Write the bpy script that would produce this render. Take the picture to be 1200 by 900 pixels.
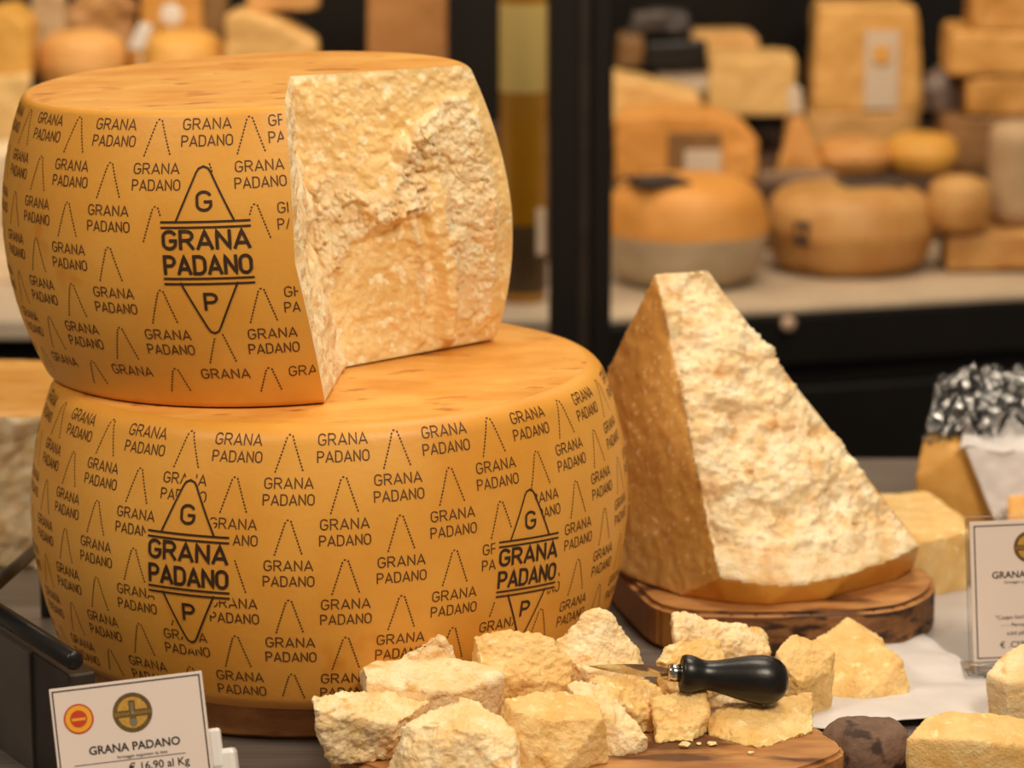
import bpy, bmesh, math
import numpy as np
from mathutils import Vector, Matrix

for o in list(bpy.data.objects):
    bpy.data.objects.remove(o)
scene = bpy.context.scene
COL = scene.collection
R_ = math.radians

# ------------------------------------------------------------------ camera
FPX, PITCH = 4000.0, 12.3
CAMP = np.array([0.138, -2.5, 0.768])
cd = bpy.data.cameras.new('camera')
cd.sensor_width = 36.0
cd.lens = FPX / 1200.0 * 36.0
cd.clip_start = 0.05
cd.dof.use_dof = True
cd.dof.focus_distance = 2.36
cd.dof.aperture_fstop = cd.lens / 20.0        # 20 mm pupil
cam = bpy.data.objects.new('camera', cd)
COL.objects.link(cam)
cam.location = CAMP
cam.rotation_euler = (R_(90 - PITCH), 0, 0)
scene.camera = cam

# ------------------------------------------------------------------ world, lamps, exposure
w = bpy.data.worlds.new('shop_ambient')
scene.world = w
w.use_nodes = True
w.node_tree.nodes['Background'].inputs[0].default_value = (1.0, 0.84, 0.66, 1)
w.node_tree.nodes['Background'].inputs[1].default_value = 0.16

def area(name, loc, target, sx, sy, power, col):
    l = bpy.data.lights.new(name, 'AREA')
    l.shape = 'RECTANGLE'; l.size = sx; l.size_y = sy
    l.energy = power; l.color = col
    o = bpy.data.objects.new(name, l); COL.objects.link(o)
    o.location = loc
    d = Vector(target) - Vector(loc)
    o.rotation_euler = d.to_track_quat('-Z', 'Y').to_euler()
    return o
WARM = (1.0, 0.85, 0.66)
area('ceiling_lamp_front', (1.05, -1.75, 2.1), (0.1, 0, 0.25), 0.7, 0.7, 50, WARM)
area('ceiling_lamp_over_counter', (0.55, 0.35, 2.2), (0.15, 0.0, 0.2), 0.9, 0.5, 22, WARM)
area('side_fill_light', (-1.3, -1.3, 2.1), (-0.1, 0, 0.3), 0.7, 0.7, 25, WARM)  # added fill to brighten the left sides, no lamp of the shop
area('shelf_lamp_cabinet', (0.60, 1.35, 1.35), (0.62, 1.75, 0.1), 0.8, 0.3, 8.5, (1.0, 0.82, 0.60))
area('shelf_lamp_wall', (-0.45, 1.35, 1.35), (-0.45, 1.8, 0.15), 0.8, 0.3, 9, (1.0, 0.82, 0.60))

vs = scene.view_settings
scene.display_settings.display_device = 'sRGB'
vs.view_transform = 'Standard'
vs.look = 'None'
vs.exposure = 0.0
vs.gamma = 1.0
vs.use_curve_mapping = False

# ------------------------------------------------------------------ pixel helpers (1200 x 900 frame)
_p = R_(PITCH)
FWD = np.array([0, math.cos(_p), -math.sin(_p)]); UPV = np.array([0, math.sin(_p), math.cos(_p)])
def ray(px, py):
    return FWD + np.array([1.0, 0, 0]) * (px - 600) / FPX + UPV * (450 - py) / FPX
def at_z(px, py, z):
    d = ray(px, py); return CAMP + d * ((z - CAMP[2]) / d[2])
def at_y(px, py, Y):
    d = ray(px, py); return CAMP + d * ((Y - CAMP[1]) / d[1])
def ppm(P):
    return FPX / float((np.array(P) - CAMP) @ FWD)      # pixels per metre at a point

# ------------------------------------------------------------------ noise
def _hash(i, j, k, seed):
    with np.errstate(over='ignore'):
        h = (i.astype(np.int64) * 374761393 + j.astype(np.int64) * 668265263 + k.astype(np.int64) * 2147483647 + seed * 1274126177) & 0xffffffff
        h = ((h ^ (h >> 13)) * 1274126177) & 0xffffffff
        h = ((h ^ (h >> 16)) * 2246822519) & 0xffffffff
        h = h ^ (h >> 15)
    return (h & 0xffffff) / float(0xffffff)
def vnoise(P, seed=0):
    P = np.asarray(P, float)
    I = np.floor(P); Fr = P - I; I = I.astype(np.int64)
    S = Fr * Fr * Fr * (Fr * (Fr * 6 - 15) + 10)
    r = 0
    for a in (0, 1):
        for b in (0, 1):
            for c in (0, 1):
                wgt = (S[:, 0] if a else 1 - S[:, 0]) * (S[:, 1] if b else 1 - S[:, 1]) * (S[:, 2] if c else 1 - S[:, 2])
                r = r + wgt * _hash(I[:, 0] + a, I[:, 1] + b, I[:, 2] + c, seed)
    return r * 2 - 1
def fbm(P, octv=4, seed=0, gain=0.5):
    P = np.asarray(P, float); r = 0; a = 1.0
    for o in range(octv):
        r = r + a * vnoise(P * (2.03 ** o) + 17.3 * o, seed + o); a *= gain
    return r
def worley(P, seed=0):
    """returns a flat random height per cell, distance to cell centre"""
    P = np.asarray(P, float); I = np.floor(P).astype(np.int64)
    best = np.full(len(P), 9.0); val = np.zeros(len(P))
    for a in (-1, 0, 1):
        for b in (-1, 0, 1):
            for c in (-1, 0, 1):
                J = I + np.array([a, b, c])
                q = np.stack([_hash(J[:, 0], J[:, 1], J[:, 2], seed + t) for t in (1, 2, 3)], 1) + J
                d = np.linalg.norm(P - q, axis=1)
                v = _hash(J[:, 0], J[:, 1], J[:, 2], seed + 7)
                m = d < best
                best = np.where(m, d, best); val = np.where(m, v, val)
    return val, best
def crumb(P, seed=0):
    """broken hard-cheese relief, about -1..1"""
    Pw = P + 0.0030 * np.stack([vnoise(P * 160, seed + 40), vnoise(P * 160, seed + 41), vnoise(P * 160, seed + 42)], 1)
    v1, d1 = worley(Pw * 75, seed); v2, d2 = worley(Pw * 170, seed + 11)
    return 0.55 * fbm(P * 28, 3, seed) + 0.55 * (v1 - 0.5 - 0.6 * (d1 - 0.5)) + 0.35 * (v2 - 0.5 - 0.7 * (d2 - 0.5)) + 0.12 * vnoise(P * 420, seed + 5)

# ------------------------------------------------------------------ object helpers
def new_mesh_obj(name, verts, faces, mat, parent=None, smooth=True, mat_ids=None):
    me = bpy.data.meshes.new(name)
    me.from_pydata([tuple(map(float, v)) for v in verts], [], [tuple(int(i) for i in f) for f in faces])
    mats = mat if isinstance(mat, (list, tuple)) else [mat]
    for m in mats: me.materials.append(m)
    if mat_ids is not None: me.polygons.foreach_set('material_index', mat_ids)
    if smooth: me.polygons.foreach_set('use_smooth', [True] * len(me.polygons))
    me.update()
    o = bpy.data.objects.new(name, me); COL.objects.link(o)
    if parent is not None: o.parent = parent
    return o
def tag(o, label=None, cat=None, group=None, kind=None):
    if label: o['label'] = label
    if cat: o['category'] = cat
    if group: o['group'] = group
    if kind: o['kind'] = kind
    return o
def thing(name, label, cat, loc=(0, 0, 0), rotz=0.0, group=None):
    o = bpy.data.objects.new(name, None); COL.objects.link(o)
    o.empty_display_size = 0.02
    o.location = tuple(float(v) for v in loc); o.rotation_euler = (0, 0, rotz)
    return tag(o, label, cat, group)
def from_bm(name, bm, mat, parent=None, smooth=False):
    me = bpy.data.meshes.new(name); bm.to_mesh(me); bm.free()
    mats = mat if isinstance(mat, (list, tuple)) else [mat]
    for m in mats: me.materials.append(m)
    if smooth: me.polygons.foreach_set('use_smooth', [True] * len(me.polygons))
    o = bpy.data.objects.new(name, me); COL.objects.link(o)
    if parent is not None: o.parent = parent
    return o
def box_bm(c, s, bev=0.0, seg=2, rz=0.0):
    bm = bmesh.new()
    M = Matrix.Translation(Vector([float(x) for x in c])) @ Matrix.Rotation(rz, 4, 'Z') @ Matrix.Diagonal((float(s[0]), float(s[1]), float(s[2]), 1))
    bmesh.ops.create_cube(bm, size=1.0, matrix=M)
    if bev: bmesh.ops.bevel(bm, geom=bm.edges[:], offset=bev, segments=seg, affect='EDGES', profile=0.5)
    return bm
def lathe(profile, n=48, axis='Z'):
    """closed surface of revolution from (r, z) pairs; r=0 ends allowed"""
    V, F = [], []
    rings = []
    for r, z in profile:
        if r < 1e-6:
            rings.append([len(V)]); V.append((0, 0, z))
        else:
            rings.append(list(range(len(V), len(V) + n)))
            for i in range(n):
                a = 2 * math.pi * i / n; V.append((r * math.cos(a), r * math.sin(a), z))
    for A, B in zip(rings[:-1], rings[1:]):
        for i in range(n):
            j = (i + 1) % n
            if len(A) == 1 and len(B) == 1: continue
            if len(A) == 1: F.append((A[0], B[j], B[i]))
            elif len(B) == 1: F.append((A[i], A[j], B[0]))
            else: F.append((A[i], A[j], B[j], B[i]))
    return np.array(V, float), F
def hull_bm(pts):
    bm = bmesh.new()
    vs_ = [bm.verts.new([float(x) for x in p]) for p in pts]
    r = bmesh.ops.convex_hull(bm, input=vs_)
    bmesh.ops.delete(bm, geom=[g for g in set(r['geom_interior'] + r['geom_unused']) if isinstance(g, bmesh.types.BMVert)], context='VERTS')
    bmesh.ops.recalc_face_normals(bm, faces=bm.faces[:])
    return bm
def voxel(bm, size, smooth=2):
    """even dense skin over a shape: returns (verts, faces, normals)"""
    me = bpy.data.meshes.new('tmp'); bm.to_mesh(me); bm.free()
    o = bpy.data.objects.new('tmp', me); COL.objects.link(o)
    m = o.modifiers.new('r', 'REMESH'); m.mode = 'VOXEL'; m.voxel_size = size
    if smooth:
        s = o.modifiers.new('s', 'SMOOTH'); s.factor = 0.5; s.iterations = smooth
    dg = bpy.context.evaluated_depsgraph_get(); dg.update()
    ev = o.evaluated_get(dg); m2 = ev.to_mesh()
    V = np.empty(len(m2.vertices) * 3); m2.vertices.foreach_get('co', V); V = V.reshape(-1, 3)
    N = np.empty(len(m2.vertices) * 3); m2.vertex_normals.foreach_get('vector', N); N = N.reshape(-1, 3)
    F = [tuple(p.vertices) for p in m2.polygons]
    ev.to_mesh_clear()
    bpy.data.objects.remove(o); bpy.data.meshes.remove(me)
    return V, F, N

# ------------------------------------------------------------------ materials (all procedural)
def lin(r, g, b):
    f = lambda c: ((c / 255 + 0.055) / 1.055) ** 2.4 if c > 10 else c / 255 / 12.92
    return (f(r), f(g), f(b), 1)
def M_(name, c1, c2=None, scale=20, rough=0.6, bump=0.0, bscale=200, c3=None, sc3=80, th3=0.62, w3=0.08, stretch=None,
       metal=0.0, sss=0.0, coat=0.0, detail=6, contrast=(0.35, 0.65), bdist=0.002, spec=0.5, transmission=0.0, alpha=1.0, ior=1.45):
    m = bpy.data.materials.new(name); m.use_nodes = True
    nt = m.node_tree; N = nt.nodes; L = nt.links
    b = N['Principled BSDF']
    b.inputs['Roughness'].default_value = rough; b.inputs['Metallic'].default_value = metal
    b.inputs['Specular IOR Level'].default_value = spec
    b.inputs['Coat Weight'].default_value = coat
    b.inputs['Transmission Weight'].default_value = transmission
    b.inputs['Alpha'].default_value = alpha
    b.inputs['IOR'].default_value = ior
    if sss:
        b.inputs['Subsurface Weight'].default_value = sss
        b.inputs['Subsurface Radius'].default_value = (1.0, 0.5, 0.2)
        b.inputs['Subsurface Scale'].default_value = 0.006
    b.inputs['Base Color'].default_value = c1
    if c2 is None and not bump: return m
    tc = N.new('ShaderNodeTexCoord'); mp = N.new('ShaderNodeMapping')
    L.new(tc.outputs['Object'], mp.inputs['Vector'])
    if stretch: mp.inputs['Scale'].default_value = stretch
    if c2 is not None:
        n = N.new('ShaderNodeTexNoise'); n.inputs['Scale'].default_value = scale; n.inputs['Detail'].default_value = detail
        n.inputs['Roughness'].default_value = 0.6
        L.new(mp.outputs[0], n.inputs['Vector'])
        r = N.new('ShaderNodeValToRGB'); r.color_ramp.elements[0].position = contrast[0]; r.color_ramp.elements[1].position = contrast[1]
        r.color_ramp.elements[0].color = c1; r.color_ramp.elements[1].color = c2
        L.new(n.outputs['Fac'], r.inputs['Fac']); out = r.outputs['Color']
        if c3 is not None:
            n3 = N.new('ShaderNodeTexNoise'); n3.inputs['Scale'].default_value = sc3; n3.inputs['Detail'].default_value = 3
            L.new(mp.outputs[0], n3.inputs['Vector'])
            r3 = N.new('ShaderNodeValToRGB'); r3.color_ramp.elements[0].position = th3; r3.color_ramp.elements[1].position = th3 + w3
            L.new(n3.outputs['Fac'], r3.inputs['Fac'])
            mx = N.new('ShaderNodeMix'); mx.data_type = 'RGBA'
            L.new(r3.outputs['Color'], mx.inputs[0]); L.new(out, mx.inputs[6]); mx.inputs[7].default_value = c3
            out = mx.outputs[2]
        L.new(out, b.inputs['Base Color'])
    if bump:
        n2 = N.new('ShaderNodeTexNoise'); n2.inputs['Scale'].default_value = bscale; n2.inputs['Detail'].default_value = 5
        L.new(mp.outputs[0], n2.inputs['Vector'])
        bp = N.new('ShaderNodeBump'); bp.inputs['Strength'].default_value = bump; bp.inputs['Distance'].default_value = bdist
        L.new(n2.outputs['Fac'], bp.inputs['Height']); L.new(bp.outputs[0], b.inputs['Normal'])
    return m

RIND = M_('waxy_rind', lin(214, 147, 52), lin(225, 164, 72), 9, 0.42, 0.10, 260, c3=lin(208, 132, 34), sc3=14, th3=0.66, sss=0.10, spec=0.45)
RINDTOP = M_('scuffed_rind_top', lin(216, 146, 58), lin(234, 176, 90), 16, 0.40, 0.18, 180, c3=lin(190, 118, 50), sc3=30, th3=0.6, stretch=(1, 1.7, 1), sss=0.08, spec=0.5)
PASTE = M_('broken_paste', lin(236, 202, 144), lin(250, 234, 198), 60, 0.6, 0.8, 520, c3=lin(226, 176, 106), sc3=52, th3=0.53, w3=0.28, sss=0.25, bdist=0.0015)
PASTE_SMOOTH = M_('cut_paste', lin(214, 164, 88), lin(226, 182, 108), 30, 0.55, 0.25, 500, c3=lin(240, 208, 150), sc3=190, th3=0.60, sss=0.2, bdist=0.001)
CHUNK = M_('crumbled_paste', lin(236, 198, 134), lin(250, 230, 190), 40, 0.55, 0.8, 520, c3=lin(220, 172, 96), sc3=45, th3=0.60, sss=0.25, bdist=0.0013)
CHUNK2 = M_('golden_paste', lin(226, 180, 104), lin(240, 206, 142), 40, 0.55, 0.8, 520, c3=lin(246, 220, 160), sc3=90, th3=0.60, sss=0.25, bdist=0.0013)
INK = M_('brown_brand_ink', lin(70, 40, 14), lin(112, 70, 26), 330, 0.6, contrast=(0.40, 0.70))
INKB = M_('dark_emblem_ink', lin(48, 30, 16), lin(66, 42, 20), 200, 0.55)
OLIVE = M_('olive_wood', lin(150, 96, 48), lin(196, 142, 84), 14, 0.5, 0.12, 120, c3=lin(92, 54, 26), sc3=9, th3=0.56, stretch=(1.2, 3.5, 3.5))
BARK = M_('bark_edge_wood', lin(98, 60, 30), lin(150, 102, 58), 22, 0.65, 0.5, 70, c3=lin(56, 34, 20), sc3=26, th3=0.52, stretch=(1, 1, 3), bdist=0.004)
WOODEND = M_('end_grain_wood', lin(150, 98, 40), lin(176, 122, 58), 26, 0.5, 0.2, 90, c3=lin(70, 42, 18), sc3=18, th3=0.64)
STEEL = M_('brushed_steel', lin(122, 112, 104), lin(142, 131, 122), 8, 0.42, 0.05, 90, metal=0.5, stretch=(1, 30, 1))
DARKSTEEL = M_('dark_steel', lin(62, 58, 54), lin(78, 72, 66), 20, 0.4, 0.1, 60, metal=0.7)
BLACKM = M_('black_metal', lin(16, 14, 13), lin(24, 21, 19), 10, 0.35)
BLACKP = M_('black_plastic', lin(17, 16, 16), lin(24, 22, 21), 60, 0.32, 0.06, 300, spec=0.5)
CHROME = M_('polished_steel', lin(205, 200, 192), None, rough=0.14, metal=1.0)
CARD = M_('white_card', lin(222, 206, 196), lin(228, 212, 202), 5, 0.55)
CARDINK = M_('card_ink', lin(40, 34, 30), lin(52, 46, 40), 90, 0.6)
PAPER = M_('white_paper', lin(206, 200, 198), lin(216, 210, 208), 12, 0.5, 0.2, 40)
WHITEP = M_('white_plastic', lin(226, 222, 218), None, rough=0.35)
BROWNR = M_('brown_wrinkled_rind', lin(96, 72, 58), lin(130, 102, 84), 30, 0.75, 0.8, 90, c3=lin(60, 42, 32), sc3=55, th3=0.56, bdist=0.004)

def film_mat(name, tint, facing=0.25):
    m = bpy.data.materials.new(name); m.use_nodes = True
    nt = m.node_tree; N = nt.nodes; L = nt.links
    N.remove(N['Principled BSDF'])
    t = N.new('ShaderNodeBsdfTransparent'); t.inputs[0].default_value = tint
    g = N.new('ShaderNodeBsdfGlossy'); g.inputs['Roughness'].default_value = 0.12
    f = N.new('ShaderNodeFresnel'); f.inputs['IOR'].default_value = 1.5
    a = N.new('ShaderNodeMath'); a.operation = 'MULTIPLY_ADD'; a.inputs[1].default_value = 1.0; a.inputs[2].default_value = facing * 0.2
    mx = N.new('ShaderNodeMixShader')
    L.new(f.outputs[0], a.inputs[0]); L.new(a.outputs[0], mx.inputs[0])
    L.new(t.outputs[0], mx.inputs[1]); L.new(g.outputs[0], mx.inputs[2]); L.new(mx.outputs[0], N['Material Output'].inputs[0])
    return m
FILM = film_mat('clear_film', (0.86, 0.86, 0.86, 1), 0.35)
ACRYL = film_mat('clear_acrylic', (0.95, 0.95, 0.95, 1), 0.1)

# ------------------------------------------------------------------ setting: counter, floor, walls
FLOOR_Z = -0.9
tag(from_bm('floor', box_bm((0.2, 0.6, FLOOR_Z - 0.05), (8, 8, 0.1)), M_('dark_tiles', lin(46, 38, 32), lin(58, 48, 40), 6, 0.5)), kind='structure')
tag(from_bm('wall_back', box_bm((0.2, 3.2, 1.0), (8, 0.1, 3.8)), M_('dark_wall', lin(26, 19, 14), lin(36, 27, 20), 5, 0.7)), kind='structure')

ct = thing('steel_counter', 'brushed steel shop counter that carries the big cheese wheels', 'counter', (0.2, 0.0, FLOOR_Z))
from_bm('worktop', box_bm((0, 0.02, 0.9 - 0.02), (2.4, 1.34, 0.04), 0.004), STEEL, ct)
from_bm('cabinet_body', box_bm((0, 0.02, 0.43), (2.3, 1.2, 0.86), 0.004), DARKSTEEL, ct)

# ------------------------------------------------------------------ stroke lettering for the rind
def arc(cx, cy, rx, ry, a0, a1, n=8):
    return [(cx + rx * math.cos(R_(a0 + (a1 - a0) * i / n)), cy + ry * math.sin(R_(a0 + (a1 - a0) * i / n))) for i in range(n + 1)]
def stadium(w, r0, r1):
    h = w / 2
    return arc(h, 1 - h, h, h, r0, 180, 7) + arc(h, h, h, h, 180, r1, 7)
GL = {
 'G': (0.60, [arc(0.30, 0.70, 0.30, 0.30, 28, 180, 7) + arc(0.30, 0.30, 0.30, 0.30, 180, 360, 8) + [(0.60, 0.46), (0.34, 0.46)]]),
 'R': (0.60, [[(0, 0), (0, 1), (0.32, 1)] + arc(0.32, 0.74, 0.26, 0.26, 90, -90, 8)[1:] + [(0, 0.48)], [(0.30, 0.48), (0.60, 0)]]),
 'A': (0.68, [[(0, 0), (0.34, 1), (0.68, 0)], [(0.11, 0.28), (0.57, 0.28)]]),
 'N': (0.60, [[(0, 0), (0, 1), (0.60, 0), (0.60, 1)]]),
 'P': (0.56, [[(0, 0), (0, 1), (0.30, 1)] + arc(0.30, 0.73, 0.27, 0.27, 90, -90, 8)[1:] + [(0, 0.46)]]),
 'D': (0.60, [[(0, 0), (0, 1), (0.28, 1)] + arc(0.28, 0.68, 0.32, 0.32, 90, 0, 5)[1:] + arc(0.28, 0.32, 0.32, 0.32, 0, -90, 5) + [(0, 0)]]),
 'O': (0.60, [arc(0.30, 0.70, 0.30, 0.30, 0, 180, 8) + arc(0.30, 0.30, 0.30, 0.30, 180, 360, 8) + [(0.60, 0.70)]]),
}
def word(txt, width, height, cy):
    gap = 0.24
    tot = sum(GL[c][0] for c in txt) + gap * (len(txt) - 1)
    sx = width / tot; x = -width / 2; out = []
    for c in txt:
        for pl in GL[c][1]: out.append([(x + p[0] * sx, cy - height / 2 + p[1] * height) for p in pl])
        x += (GL[c][0] + gap) * sx
    return out
def ribbon(pl, wd, step=0.0022):
    """flat strip along a polyline -> verts2d, faces"""
    pts = []
    for a, b in zip(pl[:-1], pl[1:]):
        n = max(1, int(math.hypot(b[0] - a[0], b[1] - a[1]) / step))
        for i in range(n): pts.append((a[0] + (b[0] - a[0]) * i / n, a[1] + (b[1] - a[1]) * i / n))
    pts.append(pl[-1]); pts = np.array(pts)
    T = np.diff(pts, axis=0); T /= np.maximum(np.linalg.norm(T, axis=1), 1e-9)[:, None]
    V, F = [], []
    for i in range(len(pts)):
        t0 = T[max(i - 1, 0)]; t1 = T[min(i, len(T) - 1)]
        n0 = np.array([-t0[1], t0[0]]); n1 = np.array([-t1[1], t1[0]]); n = n0 + n1
        ln = np.linalg.norm(n); n = n1 if ln < 1e-6 else n / ln
        k = min(1.0 / max(abs(n @ n1), 0.3), 1.7)
        p = pts[i]
        if i == 0: p = p - t1 * wd * 0.35
        if i == len(pts) - 1: p = p + t0 * wd * 0.35
        V += [p + n * wd / 2 * k, p - n * wd / 2 * k]
        if i: F.append((2 * i - 2, 2 * i - 1, 2 * i + 1, 2 * i))
    return V, F
def dots(pl, wd, pitch):
    V, F = [], []
    d = 0.0
    for a, b in zip(pl[:-1], pl[1:]):
        a = np.array(a); b = np.array(b); ln = np.linalg.norm(b - a); t = (b - a) / ln; n = np.array([-t[1], t[0]])
        x = pitch / 2
        while x < ln:
            c = a + t * x; k = len(V)
            V += [c + t * wd * .62 + n * wd * .2, c + n * wd * .5, c - t * wd * .62 + n * wd * .2, c - t * wd * .62 - n * wd * .2, c - n * wd * .5, c + t * wd * .62 - n * wd * .2]
            F.append(tuple(range(k, k + 6))); x += pitch
    return V, F
def emblem_clip(x, y, hw, hh):
    """inside the clear field around an emblem (local metres)"""
    m = 0.0022
    if abs(y) < hh * 0.375 + m and abs(x) < hw + m: return True
    k = (hh * 1.04 - abs(y)) / (hh * 0.66)
    return 0 < k and abs(x) < hw * 0.64 * min(k, 1) + m
def stamp(wheel, surf, name, th0, z0, geo2d, mat, clips=(), rot=0.0, zmin=0.006, zmax=9, off=0.00035, drop=2.0):
    """wraps flat artwork onto the rind round (th0, z0)"""
    V2, F2 = geo2d
    V2 = np.array(V2)
    c, s = math.cos(rot), math.sin(rot)
    X = V2[:, 0] * c - V2[:, 1] * s; Y = V2[:, 0] * s + V2[:, 1] * c
    Rm = surf.R(np.full(1, z0))[0]
    Z = z0 + Y; TH = th0 + X / Rm
    keep = (Z > zmin) & (Z < zmax)
    for (ct_, cz, hw, hh) in clips:
        lx = (TH - ct_) * Rm; ly = Z - cz
        ins = np.array([emblem_clip(a, b, hw, hh) for a, b in zip(lx, ly)])
        keep &= ~ins
        if ins.mean() > drop: return None
    keep &= surf.inside(TH, Z)
    F = [f for f in F2 if all(keep[i] for i in f)]
    if not F: return None
    used = sorted({i for f in F for i in f}); mp = {u: k for k, u in enumerate(used)}
    P = surf.point(TH[used], Z[used], off)
    return new_mesh_obj(name, P, [tuple(mp[i] for i in f) for f in F], mat, wheel, smooth=True)
def merge(parts):
    V, F = [], []
    for v, f in parts:
        k = len(V); V += list(v); F += [tuple(i + k for i in q) for q in f]
    return V, F
LH, LP, LW = 0.0069, 0.0112, 0.00088
TEXT2 = merge([ribbon(p, LW) for p in word('GRANA', 0.0335, LH, LP / 2) + word('PADANO', 0.0350, LH, -LP / 2)])
DOTA = dots([(-0.0098, -0.0125), (-0.0016, 0.0125), (0.0016, 0.0125), (0.0098, -0.0125)], 0.00135, 0.0023)
EW, EH = 0.0315, 0.0590          # emblem half width, half height
def emblem_art():
    s = EW / 53.5; wl = 0.0014
    P = lambda *a: [((x) * s, y * s) for x, y in a]
    top = [(-35, 37)] + [(-9, 93)] + [(-6, 97.5), (0, 100), (6, 97.5)] + [(9, 93), (35, 37)]
    bot = [(-34, -37)] + [(-8, -92)] + [(-5, -97), (0, -99), (5, -97)] + [(8, -92), (34, -37)]
    parts = [ribbon(P(*top), wl), ribbon(P(*bot), wl)]
    for y in (36, 29.5, -31.5, -38): parts.append(ribbon(P((-53.5, y), (53.5, y)), wl))
    parts += [ribbon(p, 0.0023) for p in word('GRANA', 0.0605, 0.0120, 14.8 * s) + word('PADANO', 0.0605, 0.0120, -15.2 * s)]
    parts += [ribbon([(x, y + 60 * s) for x, y in p], 0.0020) for p in word('G', 0.0098, 0.0125, 0)]
    parts += [ribbon([(x, y - 60 * s) for x, y in p], 0.0020) for p in word('P', 0.0080, 0.0112, 0)]
    return merge(parts)
EMB = emblem_art()

class Barrel:
    """bulging wheel side, height h, uneven by slope k towards +x, bottom shifted by sh"""
    def __init__(s, Rb, Rm, Rt, h, k=0.0, sh=0.0, edge=0.010, cut=None, flare=0.0):
        s.Rb, s.Rm, s.Rt, s.h, s.k, s.sh, s.edge, s.cut, s.flare = Rb, Rm, Rt, h, k, sh, edge, cut, flare
    def R(s, z):
        t = np.clip(np.asarray(z, float) / s.h, 0, 1)
        mid = s.Rm - (s.Rb + s.Rt) / 2
        r = s.Rb + (s.Rt - s.Rb) * t + mid * (1 - np.abs(2 * t - 1) ** 2.0)
        e = s.edge
        for d in (np.asarray(z, float), s.h - np.asarray(z, float)):
            q = np.clip(1 - d / e, 0, 1)
            r = r - e * 0.9 * (1 - np.sqrt(np.clip(1 - q * q, 0, 1)))
        return r
    def point(s, th, z, off=0.0):
        th = np.asarray(th, float); z = np.asarray(z, float)
        t = np.clip(z / s.h, 0, 1)
        r = s.R(z) + off
        if s.flare: r = r * (1 + s.flare * np.exp(-((th - R_(15)) / 0.5) ** 2) * (1 - t) ** 2)
        r = r + 0.0012 * np.sin(3 * th + 1) * np.sin(math.pi * t)
        x = r * np.cos(th) + s.sh * (1 - t) ** 2; y = r * np.sin(th)
        return np.stack([x, y, z + s.k * x * t], 1)
    def inside(s, th, z):
        if s.cut is None: return np.ones(len(th), bool)
        t = np.clip(z / s.h, 0, 1)
        return th < s.cut.thF(t) - 0.012
def zsamples(h, n, e=0.010):
    a = np.linspace(0, math.pi / 2, 7)
    lo = e * (1 - np.cos(a)); mid = np.linspace(e, h - e, n - 12)[1:-1]
    return np.concatenate([lo, mid, h - lo[::-1]])

# ------------------------------------------------------------------ lower, whole wheel
ZB = 0.030
rb = thing('round_board', 'round wooden board under the whole branded cheese wheel', 'board', (-0.018, 0.0, 0))
V, F = lathe([(0, 0), (0.168, 0), (0.174, 0.004), (0.174, ZB - 0.004), (0.170, ZB), (0, ZB)], 72)
new_mesh_obj('board_disc', V, F, OLIVE, rb, smooth=False)
lw = thing('whole_cheese_round', 'whole round branded cheese wheel carrying the cut wheel on its top', 'cheese wheel', (0, 0, ZB))
LS = Barrel(0.203, 0.2245, 0.2035, 0.2075, k=0.022, edge=0.011)
zs = zsamples(LS.h, 90); n = 220
th = np.linspace(-math.pi, math.pi, n, endpoint=False)
V, F = [], []
for z in zs: V.append(LS.point(th, np.full(n, z)))
m = len(zs)
V = np.concatenate(V)
for i in range(m - 1):
    for j in range(n): F.append((i * n + j, i * n + (j + 1) % n, (i + 1) * n + (j + 1) % n, (i + 1) * n + j))
nv = len(V)
V = np.concatenate([V, [[0, 0, 0]]])
for j in range(n): F.append((nv, (j + 1) % n, j))
lw_rind = new_mesh_obj('side_rind', V, F, RIND, lw)
# the top of the wheel: rings from the rim inwards, gently uneven
V = []; rr = [1.0, 0.985, 0.96, 0.9, 0.8, 0.65, 0.5, 0.3, 0.12]
rim = LS.point(th, np.full(n, LS.h))
for q in rr:
    P = rim.copy(); P[:, :2] *= q
    P[:, 2] = LS.h + LS.k * P[:, 0] + 0.0006 * (1 - q) * vnoise(np.c_[P[:, :2] * 14, np.zeros(n)], 3)
    V.append(P)
V = np.concatenate(V + [np.array([[0, 0, LS.h]])]); F = []
for i in range(len(rr) - 1):
    for j in range(n): F.append((i * n + j, i * n + (j + 1) % n, (i + 1) * n + (j + 1) % n, (i + 1) * n + j))
for j in range(n): F.append(((len(rr) - 1) * n + j, (len(rr) - 1) * n + (j + 1) % n, len(V) - 1))
new_mesh_obj('top_rind', V, F, RINDTOP, lw)

def stamp_wheel(wheel, S, th_first, z_first, dth, dz, rows, lo, hi, emblems, drop=2.0, zt=0.012, squeeze=0.0):
    clips = [(R_(a - 90), z, EW * k, EH * k) for a, z, r, k in emblems]
    for r in range(rows):
        z0 = z_first - r * dz
        a = th_first + (dth / 2 if r % 2 else 0)
        k0 = int(math.floor((lo - a) / dth)); k1 = int(math.ceil((hi - a) / dth))
        for k in range(k0, k1 + 1):
            ang = a + k * dth
            if ang > 12: ang -= squeeze
            stamp(wheel, S, 'brand_stamp', R_(ang - 90), z0, TEXT2, INK, clips, zmin=zt, drop=drop)
            stamp(wheel, S, 'dotted_peak', R_(ang + dth / 2 - 90 - (1.6 if squeeze and ang + dth / 2 > 3 and r % 2 == 0 else 0)), z0 - 0.0035, DOTA, INK, clips, zmin=0.012)
    for a, z, r, k in emblems:
        tag(stamp(wheel, S, 'emblem', R_(a - 90), z, ([v * k for v in np.array(EMB[0])], EMB[1]), INKB, (), rot=r, off=0.0006), label='dark pointed oval emblem reading GRANA PADANO')
stamp_wheel(lw_rind, LS, 5.9, 0.1930, 20.15, 0.0283, 7, -100, 100, [(-23.0, 0.111, 0.0, 1.0), (42.3, 0.0965, -0.06, 0.9)])

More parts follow.
